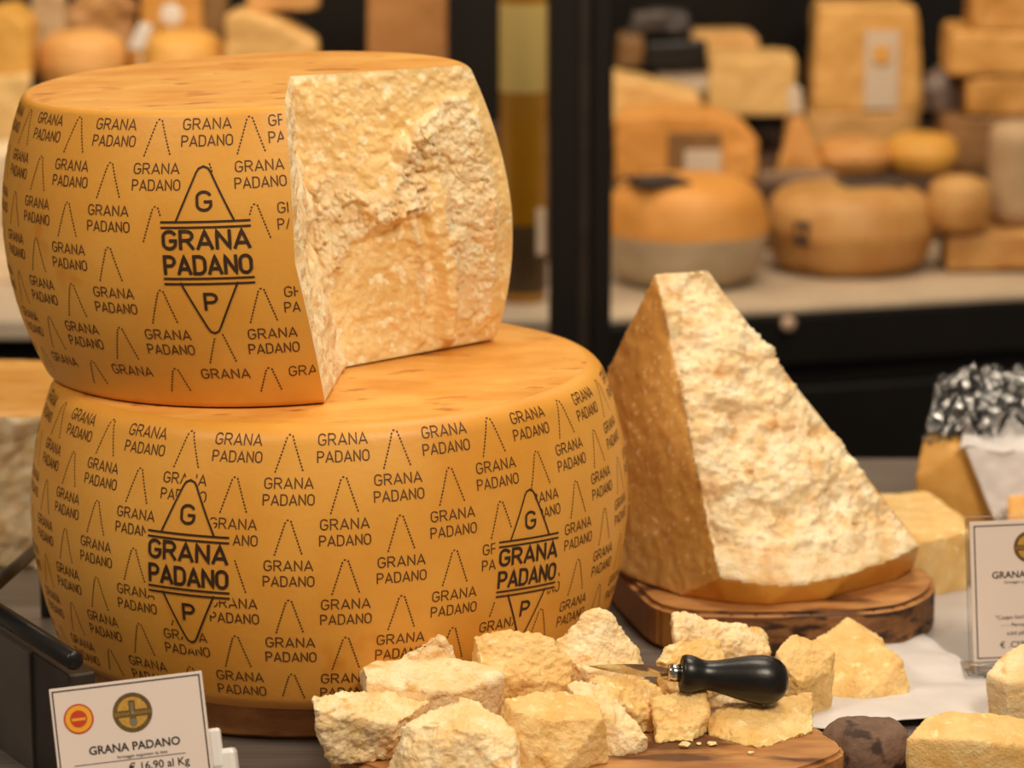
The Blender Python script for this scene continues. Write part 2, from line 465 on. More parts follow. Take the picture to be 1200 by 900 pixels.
# ------------------------------------------------------------------ upper, cut wheel
class Cut:
    def thF(s, t): return R_(1) * np.interp(t, [0, 0.5, 1], [-72.5, -77.6, -76.5])
    def thR(s, t): return R_(1) * np.interp(t, [0, 0.5, 1], [17.0, 8.0, 7.0])
    def I(s, t):
        t = np.asarray(t, float)
        jx = 0.0045 * fbm(np.stack([t * 9, t * 0, t * 0], 1), 3, 5) * np.clip(4 * t * (1 - t) * 2, 0, 1)
        x = np.interp(t, [0, 0.25, 0.55, 0.8, 1], [0.066, 0.054, 0.041, 0.033, 0.031]); y = np.interp(t, [0, 1], [-0.035, 0.004])
        return np.stack([x + jx, y], 1)
cut = Cut()
US = Barrel(0.166, 0.1885, 0.1655, 0.2125, k=0.022, sh=0.008, edge=0.004, cut=cut, flare=0.07)
uw = thing('cut_cheese_round', 'branded cheese wheel with a wedge broken out, on top of the whole wheel', 'cheese wheel', (-0.0525, 0.020, ZB + LS.h + LS.k * -0.0495 + 0.0002))
uw.rotation_euler = (0, -R_(1.55), 0)
uw.location.z += 0.165 * (math.tan(R_(1.55)) - LS.k)
zs = zsamples(US.h, 200, 0.004); m = len(zs); ts = zs / US.h
n = 170
thR, thF = cut.thR(ts), cut.thF(ts) + 2 * math.pi
V = []
for i in range(m):
    V.append(US.point(np.linspace(thR[i], thF[i], n), np.full(n, zs[i])))
# side: use wrapped angles for the flare so both ends agree
def upoint(thv, zv):
    tw = (thv + math.pi) % (2 * math.pi) - math.pi
    return US.point(tw, zv)
V = np.concatenate([upoint(np.linspace(thR[i], thF[i], n), np.full(n, zs[i])) for i in range(m)])
F = [(i * n + j, i * n + j + 1, (i + 1) * n + j + 1, (i + 1) * n + j) for i in range(m - 1) for j in range(n - 1)]
# bottom cap
I0 = cut.I(ts); Iz = zs + US.k * I0[:, 0] * ts
IP = np.c_[I0 + np.array([US.sh, 0]) * 0, Iz]
b = len(V); V = np.concatenate([V, IP[:1]])
F += [(b, j + 1, j) for j in range(n - 1)]
uw_rind = new_mesh_obj('side_rind', V, F, RIND, uw)
rimT = upoint(np.linspace(thR[-1], thF[-1], n), np.full(n, zs[-1]))
qs = [0, .015, .04, .1, .2, .35, .5, .65, .8, .92, 1.0]
V = []
for q in qs:
    P = rimT * (1 - q) + IP[-1] * q
    V.append(P)
V = np.concatenate(V)
F = [(i * n + j, i * n + j + 1, (i + 1) * n + j + 1, (i + 1) * n + j) for i in range(len(qs) - 1) for j in range(n - 1)]
new_mesh_obj('top_rind', V, F, RINDTOP, uw)
# broken faces
def face_grid(rimP, cols):
    u = np.linspace(0, 1, cols)
    return (rimP[:, None, :] * (1 - u)[None, :, None] + IP[:, None, :] * u[None, :, None]), u
def edge_mask(u, t, e=0.05, eu=0.05):
    U, T = np.meshgrid(u, t)
    return np.clip(U / eu, 0, 1) * np.clip(T / e, 0, 1) * np.clip((1 - T) / e, 0, 1) * np.clip((1 - U) / 0.03, 0, 1)
RP = upoint(thR, zs)
G, u = face_grid(RP, 220)
U, T = np.meshgrid(u, ts)
P = G.reshape(-1, 3)
# face coordinates: fx 0 at the inner corner .. 1 at the rim, ty 0 at the top .. 1 at the bottom
fx = 1 - U; ty = 1 - T
def seg_d(x0, y0, x1, y1):
    dx, dy = x1 - x0, (y1 - y0) * 1.25
    px_, py_ = fx - x0, (ty - y0) * 1.25
    h = np.clip((px_ * dx + py_ * dy) / (dx * dx + dy * dy), 0, 1)
    return np.hypot(px_ - dx * h, py_ - dy * h)
wob = fbm(P * 30, 3, 21).reshape(U.shape) * 0.06
yup = np.interp(fx, [0, .12, .25, .42, .55, .66, .78, 1], [.38, .35, .37, .33, .24, .17, .10, .08]) + wob * .9
ylo = np.interp(fx, [0, .14, .28, .42, .58, .63, .68, 1], [.80, .66, .56, .52, .50, .62, .97, .97]) + wob * .9
mask = np.clip((ty - yup) / .035, 0, 1) * np.clip((ylo - ty) / .05, 0, 1) * np.clip((.95 - fx + wob * .4) / .05, 0, 1)
low = np.clip(1.1 - (seg_d(0.53, 0.50, 0.48, 0.94) + wob) / 0.06, 0, 1)
dim = np.interp(fx, [0, .64, .70, 1], [1, 1, .62, .5])
mask = np.clip(np.maximum(mask * dim, low * .55), 0, 1)
strip = np.clip(1.4 - np.abs(fx - 0.635 - 0.01 * np.sin(ty * 9)) / 0.045, 0, 1) * np.clip((ty - 0.36) / 0.03, 0, 1)
mask = mask * (1 - strip)
em = edge_mask(u, ts, 0.045, 0.05)
rough = np.maximum(crumb(P * 1.15, 3) + .30 * fbm(P * 22, 2, 50), -0.55).reshape(U.shape)
fine = fbm(P * 170, 3, 9).reshape(U.shape)
disp = mask * (0.0080 + 0.0110 * rough) + (1 - mask) * (0.0014 * fine + 0.0026 * np.clip(fbm(P * 90, 2, 33).reshape(U.shape) - 0.25, 0, 1)) + strip * 0.0095
disp = disp - 0.0030 * (1 - mask) * np.clip(1.2 - seg_d(0.3, 0.75, 0.4, 0.9) / 0.25, 0, 1)
d = RP - IP; d[:, 2] = 0; nrm = np.stack([d[:, 1], -d[:, 0], 0 * d[:, 0]], 1); nrm /= np.linalg.norm(nrm, axis=1)[:, None]
G = G + (disp * em)[:, :, None] * nrm[:, None, :]
nc = len(u)
F = [(i * nc + j, (i + 1) * nc + j, (i + 1) * nc + j + 1, i * nc + j + 1) for i in range(m - 1) for j in range(nc - 1)]
SM = M_('planed_paste', lin(232, 194, 124), lin(243, 212, 152), 26, 0.5, 0.5, 420, c3=lin(252, 236, 196), sc3=120, th3=0.58, sss=0.2, bdist=0.0012)
mk = mask.reshape(m, nc)
mid = [(1 if (mk[i, j] > 0.35) else 0) for i in range(m - 1) for j in range(nc - 1)]
tag(new_mesh_obj('broken_face', G.reshape(-1, 3), F, [SM, PASTE], uw, mat_ids=mid), label='wide pale broken face with crumbly ridges')
FP = upoint(thF, zs)
G, u = face_grid(FP, 60)
P = G.reshape(-1, 3)
em = edge_mask(u, ts, 0.02, 0.06)
disp = (0.0030 * fbm(P * 60, 4, 71) + 0.0012 * crumb(P, 8)).reshape(m, len(u)) + 0.001
G = G + (disp * em)[:, :, None] * np.array([1.0, 0, 0])
nc = len(u)
F = [(i * nc + j, i * nc + j + 1, (i + 1) * nc + j + 1, (i + 1) * nc + j) for i in range(m - 1) for j in range(nc - 1)]
tag(new_mesh_obj('broken_edge_face', G.reshape(-1, 3), F, PASTE, uw), label='narrow pale broken face')
stamp_wheel(uw_rind, US, -5.2, 0.198, 23.3, 0.0294, 7, -100, 22, [(-6.0, 0.1165, 0.0, 1.0)], drop=0.12, zt=0.0205, squeeze=3.2)

# ------------------------------------------------------------------ crumbled pieces and wedges: shared builder
def piece(name, label, pts, mat=CHUNK, vox=0.0013, amp=0.0034, low=0.004, seed=1, cat='cheese piece', group=None, sm=1):
    pts = np.array(pts, float)
    c = np.array([pts[:, 0].mean(), pts[:, 1].mean(), pts[:, 2].min()])
    V, F, N = voxel(hull_bm(pts - c), vox, sm)
    W = V + c
    d = amp * (crumb(W * 1.25, seed) + 0.25 * (worley(W * 330, seed + 3)[0] - 0.5)) + low * fbm(W * 26, 3, seed + 60)
    V2 = V + N * d[:, None]
    V2[:, 2] = np.maximum(V2[:, 2], 0.0)
    o = new_mesh_obj(name, V2, F, mat)
    o.location = tuple(c)
    return tag(o, label, cat, group)
def chunk_pts(top, base, zb, drop=True, inset=0.9):
    """top: (px,py,Y) points; base: (px,py) seen resting on height zb; hidden base points are dropped below the top ones"""
    T = np.array([at_y(*t) for t in top]); B = [at_z(x, y, zb) for x, y in base]
    out = list(T) + B
    if drop:
        c = T.mean(0)
        for p in T:
            q = c + (p - c) * inset
            out.append(np.array([q[0], q[1], zb]))
    return out

# right-hand standing wedge and its board
ZW = 0.036
olp = [(772, 768), (900, 772), (1048, 766), (1092, 745), (1096, 725), (1075, 712), (1010, 696), (800, 660), (690, 668), (705, 695), (735, 730)]
def chaikin(P, k=2):
    for _ in range(k):
        Q = []
        for a, b2 in zip(P, P[1:] + P[:1]):
            Q += [np.array(a) * .78 + np.array(b2) * .22, np.array(a) * .22 + np.array(b2) * .78]
        P = Q
    return P
bm = bmesh.new()
base = chaikin([at_z(x, y, 0.0) for x, y in olp])
vb = [bm.verts.new(p) for p in base]
fb = bm.faces.new(vb)
r = bmesh.ops.extrude_face_region(bm, geom=[fb])
bmesh.ops.translate(bm, verts=[g for g in r['geom'] if isinstance(g, bmesh.types.BMVert)], vec=(0, 0, ZW))
bmesh.ops.recalc_face_normals(bm, faces=bm.faces[:])
bmesh.ops.bevel(bm, geom=bm.edges[:], offset=0.004, segments=3, affect='EDGES')
for f in bm.faces:
    nn = f.normal
    f.material_index = 0 if nn.z > 0.35 else (2 if nn.x < -0.5 else 1)
c0 = at_z(900, 720, 0)
bmesh.ops.translate(bm, verts=bm.verts[:], vec=Vector((-c0[0], -c0[1], 0)))
wb = thing('rustic_board', 'thick rustic wooden board with bark edge under the standing wedge', 'board', (c0[0], c0[1], 0))
from_bm('board_slab', bm, [OLIVE, BARK, WOODEND], wb)

T1, T2 = at_y(767, 320, .165), at_y(828, 317, .175)
Bf = at_y(842, 677, .047); Cf = at_y(1078, 639, .122)
Qb = at_z(792, 698, ZW)
nl0 = np.cross(Qb - T1, Bf - T1); nl0 /= np.linalg.norm(nl0)
def onl(px, py):
    d_ = ray(px, py); return CAMP + d_ * (((T1 - CAMP) @ nl0) / (d_ @ nl0))
Lb = onl(662, 590)
pts = [T1, T2, onl(766, 321), at_y(829, 319, .185), Bf, Cf, at_y(887, 684, .043), at_y(935, 684, .048), at_y(1000, 671, .070), at_y(1045, 655, .098),
       Qb, at_z(850, 707, ZW), at_z(900, 710, ZW), at_z(967, 703, ZW), at_y(1050, 686, .125), at_y(1071, 666, .145),
       Lb, onl(712, 430), onl(700, 652), onl(735, 676), onl(680, 635), at_y(1050, 610, .26), at_y(1030, 640, .24)]
pts = np.array(pts); pts[:, 2] = np.maximum(pts[:, 2], ZW)
cw = np.array([pts[:, 0].mean(), pts[:, 1].mean(), ZW])
V, F, N = voxel(hull_bm(pts - cw), 0.0019, 3)
def plane(a, b_, c_):
    nn = np.cross(b_ - a, c_ - a); return nn / np.linalg.norm(nn), a
nf, af = plane(T2, Bf, Cf); nl, al = plane(T1, Lb, Bf)
if nf[1] > 0: nf = -nf
if nl[0] > 0: nl = -nl
W = V + cw
df = (W - af) @ nf; dl = (W - al) @ nl
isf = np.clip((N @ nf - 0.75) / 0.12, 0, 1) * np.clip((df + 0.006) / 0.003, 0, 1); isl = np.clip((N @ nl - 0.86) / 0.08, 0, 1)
fadeB = np.clip(((W - af) @ np.array([0, 0, 1.0]) * 0 + (W[:, 2] - ZW - 0.030) / 0.012), 0, 1)
lowedge = np.clip((W[:, 2] - 0.060) / 0.03, 0.15, 1)
disp = isf * lowedge * (0.0085 * crumb(W, 17) + 0.0050 * fbm(W * np.array([14, 14, 22]), 3, 90)) + isl * (0.0006 * fbm(W * 120, 3, 4) + 0.0012 * fbm(W * 20, 2, 14)) + (1 - np.maximum(isf, isl)) * 0.0006 * fbm(W * 40, 2, 8)
V2 = V + N * disp[:, None]; V2[:, 2] = np.maximum(V2[:, 2], 0)
Fc = np.array([np.array(f).mean() for f in F])
Fa = np.array([f[:4] if len(f) == 4 else (f[0], f[1], f[2], f[2]) for f in F])
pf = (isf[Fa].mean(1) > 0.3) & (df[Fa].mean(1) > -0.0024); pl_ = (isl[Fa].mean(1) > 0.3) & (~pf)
zc_ = W[Fa][:, :, 2].mean(1); nz = N[Fa][:, :, :].mean(1)
rindm = (~pf) & (~pl_) & (zc_ < 0.14) & (nz[:, 1] < 0.6)
wd = thing('cheese_wedge', 'tall pointed cheese wedge standing on its rind on the rustic board', 'cheese wedge', cw)
def sub(name, sel, mat, label=None):
    idx = np.where(sel)[0]
    if len(idx) == 0: return
    used = np.unique(Fa[idx]); mp = -np.ones(len(V2), int); mp[used] = np.arange(len(used))
    fs = [tuple(dict.fromkeys(mp[F[i][k]] for k in range(len(F[i])))) for i in idx]
    o = new_mesh_obj(name, V2[used], fs, mat, wd)
    if label: tag(o, label)
sub('broken_face', pf, M_('wedge_broken_paste', lin(240, 210, 156), lin(251, 236, 204), 50, 0.62, 0.8, 480, c3=lin(220, 166, 96), sc3=44, th3=0.48, w3=0.3, sss=0.25, bdist=0.0015), 'pale crumbly broken face')
sub('rind_edge', pl_ & (zc_ < ZW + .022), M_('pale_rind_edge', lin(214, 164, 92), lin(222, 176, 106), 20, .5, .1, 200, sss=.1), 'pale smooth band at the rind')
pl_ = pl_ & (zc_ >= ZW + .022)
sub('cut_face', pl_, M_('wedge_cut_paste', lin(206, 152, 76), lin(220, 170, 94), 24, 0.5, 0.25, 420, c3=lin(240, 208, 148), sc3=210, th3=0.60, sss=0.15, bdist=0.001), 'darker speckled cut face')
sub('rind', rindm, M_('wedge_rind', lin(206, 142, 52), lin(220, 160, 70), 18, 0.38, 0.12, 160, c3=lin(190, 120, 36), sc3=22, th3=0.62, sss=0.1), 'smooth orange rind')
sub('back_paste', (~pf) & (isl[Fa].mean(1) <= .3) & (~rindm), PASTE)

# ------------------------------------------------------------------ front board with the crumbled pieces
ZF = 0.028
fpl = [(374, 868), (440, 905), (620, 935), (860, 925), (992, 884), (985, 868), (950, 846), (900, 834), (760, 815), (640, 828), (520, 838), (430, 846)]
bm = bmesh.new()
fb = bm.faces.new([bm.verts.new(p) for p in chaikin([at_z(x, y, ZF) for x, y in fpl])])
r = bmesh.ops.extrude_face_region(bm, geom=[fb])
bmesh.ops.translate(bm, verts=[g for g in r['geom'] if isinstance(g, bmesh.types.BMVert)], vec=(0, 0, -ZF))
bmesh.ops.recalc_face_normals(bm, faces=bm.faces[:])
bmesh.ops.bevel(bm, geom=bm.edges[:], offset=0.003, segments=3, affect='EDGES')
c0 = at_z(700, 870, 0)
bmesh.ops.translate(bm, verts=bm.verts[:], vec=Vector((-c0[0], -c0[1], 0)))
fbd = thing('serving_board', 'pale striped wooden serving board under the crumbled cheese', 'board', (c0[0], c0[1], 0))
from_bm('board_slab', bm, OLIVE, fbd)

GR = 'crumbled cheese pieces'
def Yz(px, py, z): return at_z(px, py, z)[1]
def chunk(label, top, base, zb=ZF, **kw):
    inset = kw.pop('inset', .9)
    return piece('cheese_piece', label, chunk_pts(top, base, zb, True, inset), cat='cheese piece', group=GR, **kw)
chunk('flat ragged slab of cheese jutting past the corner of the serving board',
      [(362, 816, -.31), (366, 832, -.318), (420, 805, -.27), (470, 812, -.265), (505, 822, -.275), (464, 850, -.31), (400, 860, -.315)],
      [(390, 862), (447, 893), (462, 880), (500, 850)], seed=11, low=.003, inset=.6)
chunk('big rounded pale lump of cheese in front of the flat ragged slab',
      [(470, 852, -.325), (498, 836, -.315), (540, 815, -.29), (560, 820, -.29), (598, 852, -.315), (602, 866, -.33), (560, 858, -.34), (500, 848, -.33)],
      [(452, 905), (470, 915), (602, 920), (606, 890)], seed=12)
chunk('long flat slab of cheese resting against the branded wheel, dry white on top',
      [(424, 781, -.262), (440, 775, -.25), (520, 773, -.235), (585, 784, -.24), (588, 792, -.255), (540, 812, -.268), (470, 808, -.272), (428, 797, -.27)],
      [(426, 812), (470, 835), (585, 848), (560, 850)], seed=13, low=.0025, amp=.0018)
chunk('small pointed cheese crumb behind the long flat slab',
      [(466, 776, -.222), (514, 744, -.215), (520, 748, -.215), (533, 772, -.212)], [(470, 800), (530, 800)], seed=14, low=.002)
chunk('blocky cheese piece with a cracked front beside the pointed crumb',
      [(554, 744, -.215), (590, 741, -.205), (628, 742, -.205), (642, 751, -.205), (672, 776, -.215), (674, 800, -.225), (600, 800, -.235), (562, 775, -.23)],
      [(570, 822), (670, 822)], mat=CHUNK2, seed=15, low=.003)
chunk('pyramid shaped cheese piece with the knife tip at its foot',
      [(642, 756, -.19), (694, 715, -.175), (711, 714, -.175), (737, 746, -.17), (751, 769, -.18), (748, 782, -.19), (690, 788, -.205)],
      [(655, 805), (745, 805)], seed=16, low=.0025)
chunk('upright squarish block of cheese with a pale flat top',
      [(593, 819, -.30), (622, 808, -.285), (690, 815, -.28), (704, 824, -.29), (706, 842, -.312), (640, 842, -.32), (600, 832, -.315)],
      [(600, 905), (655, 910), (710, 894), (708, 885)], mat=CHUNK2, seed=17, low=.0025, amp=.0022)
chunk('knobbly cheese piece beside the upright squarish block',
      [(664, 801, -.262), (700, 797, -.25), (716, 809, -.25), (732, 836, -.265), (762, 862, -.283), (735, 862, -.287), (700, 850, -.285), (680, 825, -.28)],
      [(700, 886), (722, 887), (763, 874), (740, 870)], seed=18, low=.004)
chunk('cheese piece right under the steel blade of the knife',
      [(686, 797, -.235), (730, 790, -.225), (762, 795, -.22), (776, 813, -.225), (772, 836, -.24), (745, 838, -.248), (720, 820, -.25)],
      [(745, 850), (772, 845)], mat=CHUNK2, seed=19)
chunk('crumbly cheese piece under the neck of the knife handle',
      [(764, 820, -.240), (800, 803, -.225), (824, 812, -.225), (828, 838, -.243), (812, 850, -.255), (770, 850, -.256)],
      [(768, 871), (812, 870), (826, 850)], mat=CHUNK2, seed=20, low=.004)
chunk('low crumbly cheese piece between the knife handle and the rustic board',
      [(766, 775, -.165), (778, 756, -.155), (800, 748, -.145), (842, 748, -.14), (856, 772, -.15), (830, 786, -.165)],
      [(772, 800), (850, 798)], mat=CHUNK2, seed=21, low=.004)
chunk('flat cheese shard with a ridged top leaning on the rustic board',
      [(788, 719, -.11), (800, 716, -.10), (862, 735, -.085), (899, 741, -.08), (902, 764, -.095), (862, 772, -.105), (792, 746, -.12)],
      [(800, 790), (900, 788)], seed=22, low=.002, zb=0.0)
chunk('low brick shaped cheese piece under the bulb of the knife handle',
      [(828, 840, -.235), (850, 826, -.215), (905, 818, -.205), (951, 812, -.20), (955, 822, -.205), (905, 838, -.232), (850, 842, -.243)],
      [(830, 862), (888, 879), (905, 874), (955, 860)], mat=CHUNK2, seed=23, low=.0018, amp=.0022)
chunk('narrow tilted cheese wedge beside the bulb of the knife handle',
      [(909, 764, -.135), (926, 745, -.115), (940, 748, -.11), (978, 763, -.115), (972, 790, -.13), (935, 800, -.15)],
      [(915, 835), (946, 842), (960, 830)], mat=CHUNK2, seed=24, low=.0018, amp=.0022, zb=0.0)
chunk('large clean broken triangular cheese piece lying on the white paper',
      [(951, 752, -.045), (993, 725, -.015), (1004, 732, -.015), (1028, 746, -.025), (1056, 774, -.078), (972, 817, -.093), (1010, 798, -.086)],
      [(970, 824), (1000, 829), (1066, 818), (1060, 800)], mat=CHUNK2, seed=25, low=.0016, amp=.0022, zb=0.004)
# loose crumbs on the board
for i, (x, y, s) in enumerate([(802, 876, .0035), (835, 874, .003), (818, 873, .002), (705, 893, .0025), (748, 880, .002), (880, 884, .002)]):
    p = at_z(x, y, ZF)
    rng = np.random.RandomState(40 + i)
    q = rng.normal(size=(14, 3)); q /= np.linalg.norm(q, axis=1)[:, None]; q *= s * np.array([1.3, 1, .7]); q[:, 2] += s * .6
    o = from_bm('cheese_crumb', hull_bm(q), CHUNK); o.location = tuple(p)
    tag(o, 'tiny loose cheese crumb lying on the serving board', 'crumb', 'loose crumbs on the serving board')

# ------------------------------------------------------------------ knife
P0 = at_y(797, 789, -.226); P1 = at_y(924, 799, -.222)
ax = Vector(P1 - P0); Lh = ax.length
kn = thing('cheese_knife', 'short almond cheese knife with a bulbous black handle stuck in the crumbled cheese', 'knife', P0)
q = ax.to_track_quat('Z', 'Y')
def along(name, prof, mat, nn=40):
    V, F = lathe(prof, nn)
    o = new_mesh_obj(name, V, F, mat, kn); o.rotation_mode = 'QUATERNION'; o.rotation_quaternion = q
    return o
sc = 1.0 / ppm(P0)
prof = [(0, 0), (17, 0), (21, 1.5), (22.5, 5), (22.5, 12), (21, 18), (18.5, 25), (17.5, 31), (18.5, 42), (21.5, 55), (25, 70), (28, 84), (29.5, 97), (28.5, 108), (25, 117), (19, 124), (10, 128.5), (0, 130)]
kf = Lh / (130 * sc)
along('handle', [(r * sc, z * sc * kf) for r, z in prof], BLACKP)
along('ferrule', [(0, -14 * sc), (9 * sc, -14 * sc), (10.5 * sc, -12.5 * sc), (10.5 * sc, 3 * sc), (0, 3 * sc)], CHROME, 32)
bl = [(0, 9), (12, 13), (35, 15), (60, 12), (82, 6), (96, 0.5)]
V, F = [], []
for x, h in bl:
    for (a, b2) in ((0, 1), (1.0, 0), (0, -1), (-1.0, 0)):
        V.append((a * 1.6 * sc * (1 - x / 110), b2 * h * sc * .62, -(12 + x) * sc))
for i in range(len(bl) - 1):
    for j in range(4): F.append((i * 4 + j, i * 4 + (j + 1) % 4, (i + 1) * 4 + (j + 1) % 4, (i + 1) * 4 + j))
F += [(3, 2, 1, 0), tuple(range(len(V) - 4, len(V)))]
o = new_mesh_obj('blade', V, F, CHROME, kn, smooth=False); o.rotation_mode = 'QUATERNION'
from mathutils import Quaternion
o.rotation_quaternion = q @ Quaternion((0, 0, 1), R_(24))

# ------------------------------------------------------------------ price cards
def text_mesh(txt, size, mat, parent, x, y, z, align='CENTER', bold=0.0, name='printed_text'):
    cu = bpy.data.curves.new('t', 'FONT'); cu.body = txt; cu.size = size; cu.align_x = align; cu.offset = bold; cu.resolution_u = 3
    to = bpy.data.objects.new('t', cu); COL.objects.link(to)
    dg = bpy.context.evaluated_depsgraph_get(); dg.update()
    me = bpy.data.meshes.new_from_object(to.evaluated_get(dg))
    bpy.data.objects.remove(to); bpy.data.curves.remove(cu)
    me.name = name; me.materials.clear(); me.materials.append(mat)
    o = bpy.data.objects.new(name, me); COL.objects.link(o); o.parent = parent; o.location = (x, y, z)
    return o
def disc(parent, name, x, y, z, r, mat, n=32):
    V = [(r * math.cos(2 * math.pi * i / n), r * math.sin(2 * math.pi * i / n), 0) for i in range(n)]
    o = new_mesh_obj(name, V, [tuple(range(n))], mat, parent, smooth=False); o.location = (x, y, z); return o
def bar2(parent, name, x0, y0, x1, y1, z, mat):
    o = new_mesh_obj(name, [(x0, y0, z), (x1, y0, z), (x1, y1, z), (x0, y1, z)], [(0, 1, 2, 3)], mat, parent, smooth=False); return o
def frame(parent, name, x0, y0, x1, y1, t, z, mat):
    V = [(x0, y0), (x1, y0), (x1, y1), (x0, y1), (x0 + t, y0 + t), (x1 - t, y0 + t), (x1 - t, y1 - t), (x0 + t, y1 - t)]
    return new_mesh_obj(name, [(a, b, z) for a, b in V], [(0, 1, 5, 4), (1, 2, 6, 5), (2, 3, 7, 6), (3, 0, 4, 7)], mat, parent, smooth=False)
SEALR = M_('seal_red', lin(196, 62, 36), None, rough=.5); SEALY = M_('seal_yellow', lin(232, 166, 44), None, rough=.5)
LOGOB = M_('logo_olive', lin(86, 66, 34), lin(110, 86, 44), 300, .5); LOGOY = M_('logo_gold', lin(206, 158, 66), lin(168, 128, 54), 500, .5)
LOGOG = M_('logo_grey', lin(120, 112, 92), None, rough=.5)
def round_logo(card, x, y, z, r):
    disc(card, 'round_logo', x, y, z, r, LOGOB)
    disc(card, 'round_logo_field', x, y, z + .0001, r * .78, LOGOY)
    bar2(card, 'round_logo_band', x - r * .92, y - r * .22, x + r * .92, y + r * .14, z + .0002, LOGOB)
    bar2(card, 'round_logo_tower', x - r * .16, y - r * .62, x + r * .16, y + r * .62, z + .0003, LOGOB)
    bar2(card, 'round_logo_door', x - r * .07, y - r * .1, x + r * .07, y + r * .5, z + .0004, LOGOG)
    text_mesh('GRANA PADANO', r * .24, LOGOY, card, x, y - r * .12, z + .0005)
    disc(card, 'round_logo_foot', x, y - r * .5, z + .0004, r * .2, LOGOG, 16)
# left card, local x right, y up, z towards the viewer, origin at its bottom centre
def card_root(name, label, tl, tr, hgt, Y, lean, cat='price card'):
    A = at_y(tl[0], tl[1], Y); B = at_y(tr[0], tr[1], Y)
    x = Vector(B - A); wdt = x.length; x.normalize()
    up = Vector((0, math.sin(lean), math.cos(lean))); zz = x.cross(up).normalized(); up = zz.cross(x).normalized()
    t = thing(name, label, cat)
    mid = (Vector(A) + Vector(B)) / 2 - up * hgt
    t.matrix_world = Matrix.Translation(mid) @ Matrix((x, up, zz)).transposed().to_4x4()
    return t, wdt
cl, wdt = card_root('price_card', 'white price card with two round seals in front of the whole wheel', (57, 808), (236, 786), 0.077, -.372, R_(16))
hw = wdt / 2; ch = 0.077
root = cl
cl = from_bm('card', box_bm((0, ch / 2, -.0008), (wdt, ch, .0016), 0.0003, 1), CARD, cl)
frame(cl, 'printed_border', -hw + .0016, .002, hw - .0016, ch - .0018, .0009, .0002, CARDINK)
u_ = wdt / 179
disc(cl, 'seal', -hw + 31 * u_, ch - 38 * u_, .0003, 17.5 * u_, SEALR, 24); disc(cl, 'seal_ring', -hw + 31 * u_, ch - 38 * u_, .0004, 15.5 * u_, SEALY, 24); disc(cl, 'seal_core', -hw + 31 * u_, ch - 38 * u_, .0005, 10 * u_, SEALR, 24)
bar2(cl, 'seal_band', -hw + 23 * u_, ch - 40 * u_, -hw + 39 * u_, ch - 37 * u_, .0006, SEALY)
round_logo(cl, -hw + 94 * u_, ch - 38 * u_, .0003, 23 * u_)
text_mesh('GRANA PADANO', 13.5 * u_, CARDINK, cl, -hw + 92 * u_, ch - 81 * u_, .0003, bold=.00014)
bar2(cl, 'printed_rule', -hw + 20 * u_, ch - 92 * u_, -hw + 150 * u_, ch - 91.3 * u_, .0003, CARDINK)
text_mesh('formaggio stagionato da latte', 5 * u_, CARDINK, cl, -hw + 100 * u_, ch - 89 * u_, .0003)
text_mesh('\u20ac 16,90 al Kg', 13 * u_, CARDINK, cl, -hw + 118 * u_, ch - 105 * u_, .0003, bold=.00006)
from_bm('foot', box_bm((hw + .002, .012, -.012), (.026, .026, .018), .003), WHITEP, root)
from_bm('clip', box_bm((hw - .001, .026, -.006), (.016, .026, .008), .002), WHITEP, root)

# right card in its clear holder
cr, wdt = card_root('price_card', 'white price card in a clear holder beside the white paper', (1136, 612), (1276, 606), 0.108, 0.005, R_(6))
hw = wdt / 2; ch = 0.108; u_ = wdt / 140
root = cr
cr = from_bm('card', box_bm((0, ch / 2, -.0006), (wdt, ch, .0012), 0.0002, 1), CARD, cr)
frame(cr, 'printed_border', -hw + .003, .0025, hw - .003, ch - .003, .0009, .0002, CARDINK)
round_logo(cr, 0, ch - 32 * u_, .0003, 19 * u_)
text_mesh('GRANA PADANO', 11.5 * u_, CARDINK, cr, 0, ch - 68 * u_, .0003, bold=.00010)
text_mesh('formaggio a pasta dura stagionato', 4.6 * u_, CARDINK, cr, 0, ch - 74.5 * u_, .0003)
text_mesh('2x Formaggio', 7 * u_, CARDINK, cr, 16 * u_, ch - 109 * u_, .0003)
text_mesh('"Cuspo horizar stagionato', 7 * u_, CARDINK, cr, -6 * u_, ch - 117 * u_, .0003)
text_mesh('- - - Pervenntonne', 6.4 * u_, CARDINK, cr, -12 * u_, ch - 126 * u_, .0003)
text_mesh('a.bd pild. latte', 7 * u_, CARDINK, cr, -10 * u_, ch - 136 * u_, .0003)
text_mesh('\u20ac .CS9,50 Kg', 10.5 * u_, CARDINK, cr, -10 * u_, ch - 151 * u_, .0003)
from_bm('clear_back', box_bm((0, ch / 2 + .001, -.0026), (wdt + .006, ch + .006, .0022), .0004, 1), ACRYL, root)
from_bm('clear_foot', box_bm((-.004, -.0008, .018), (wdt + .012, .003, .046), .0008, 1), ACRYL, root)

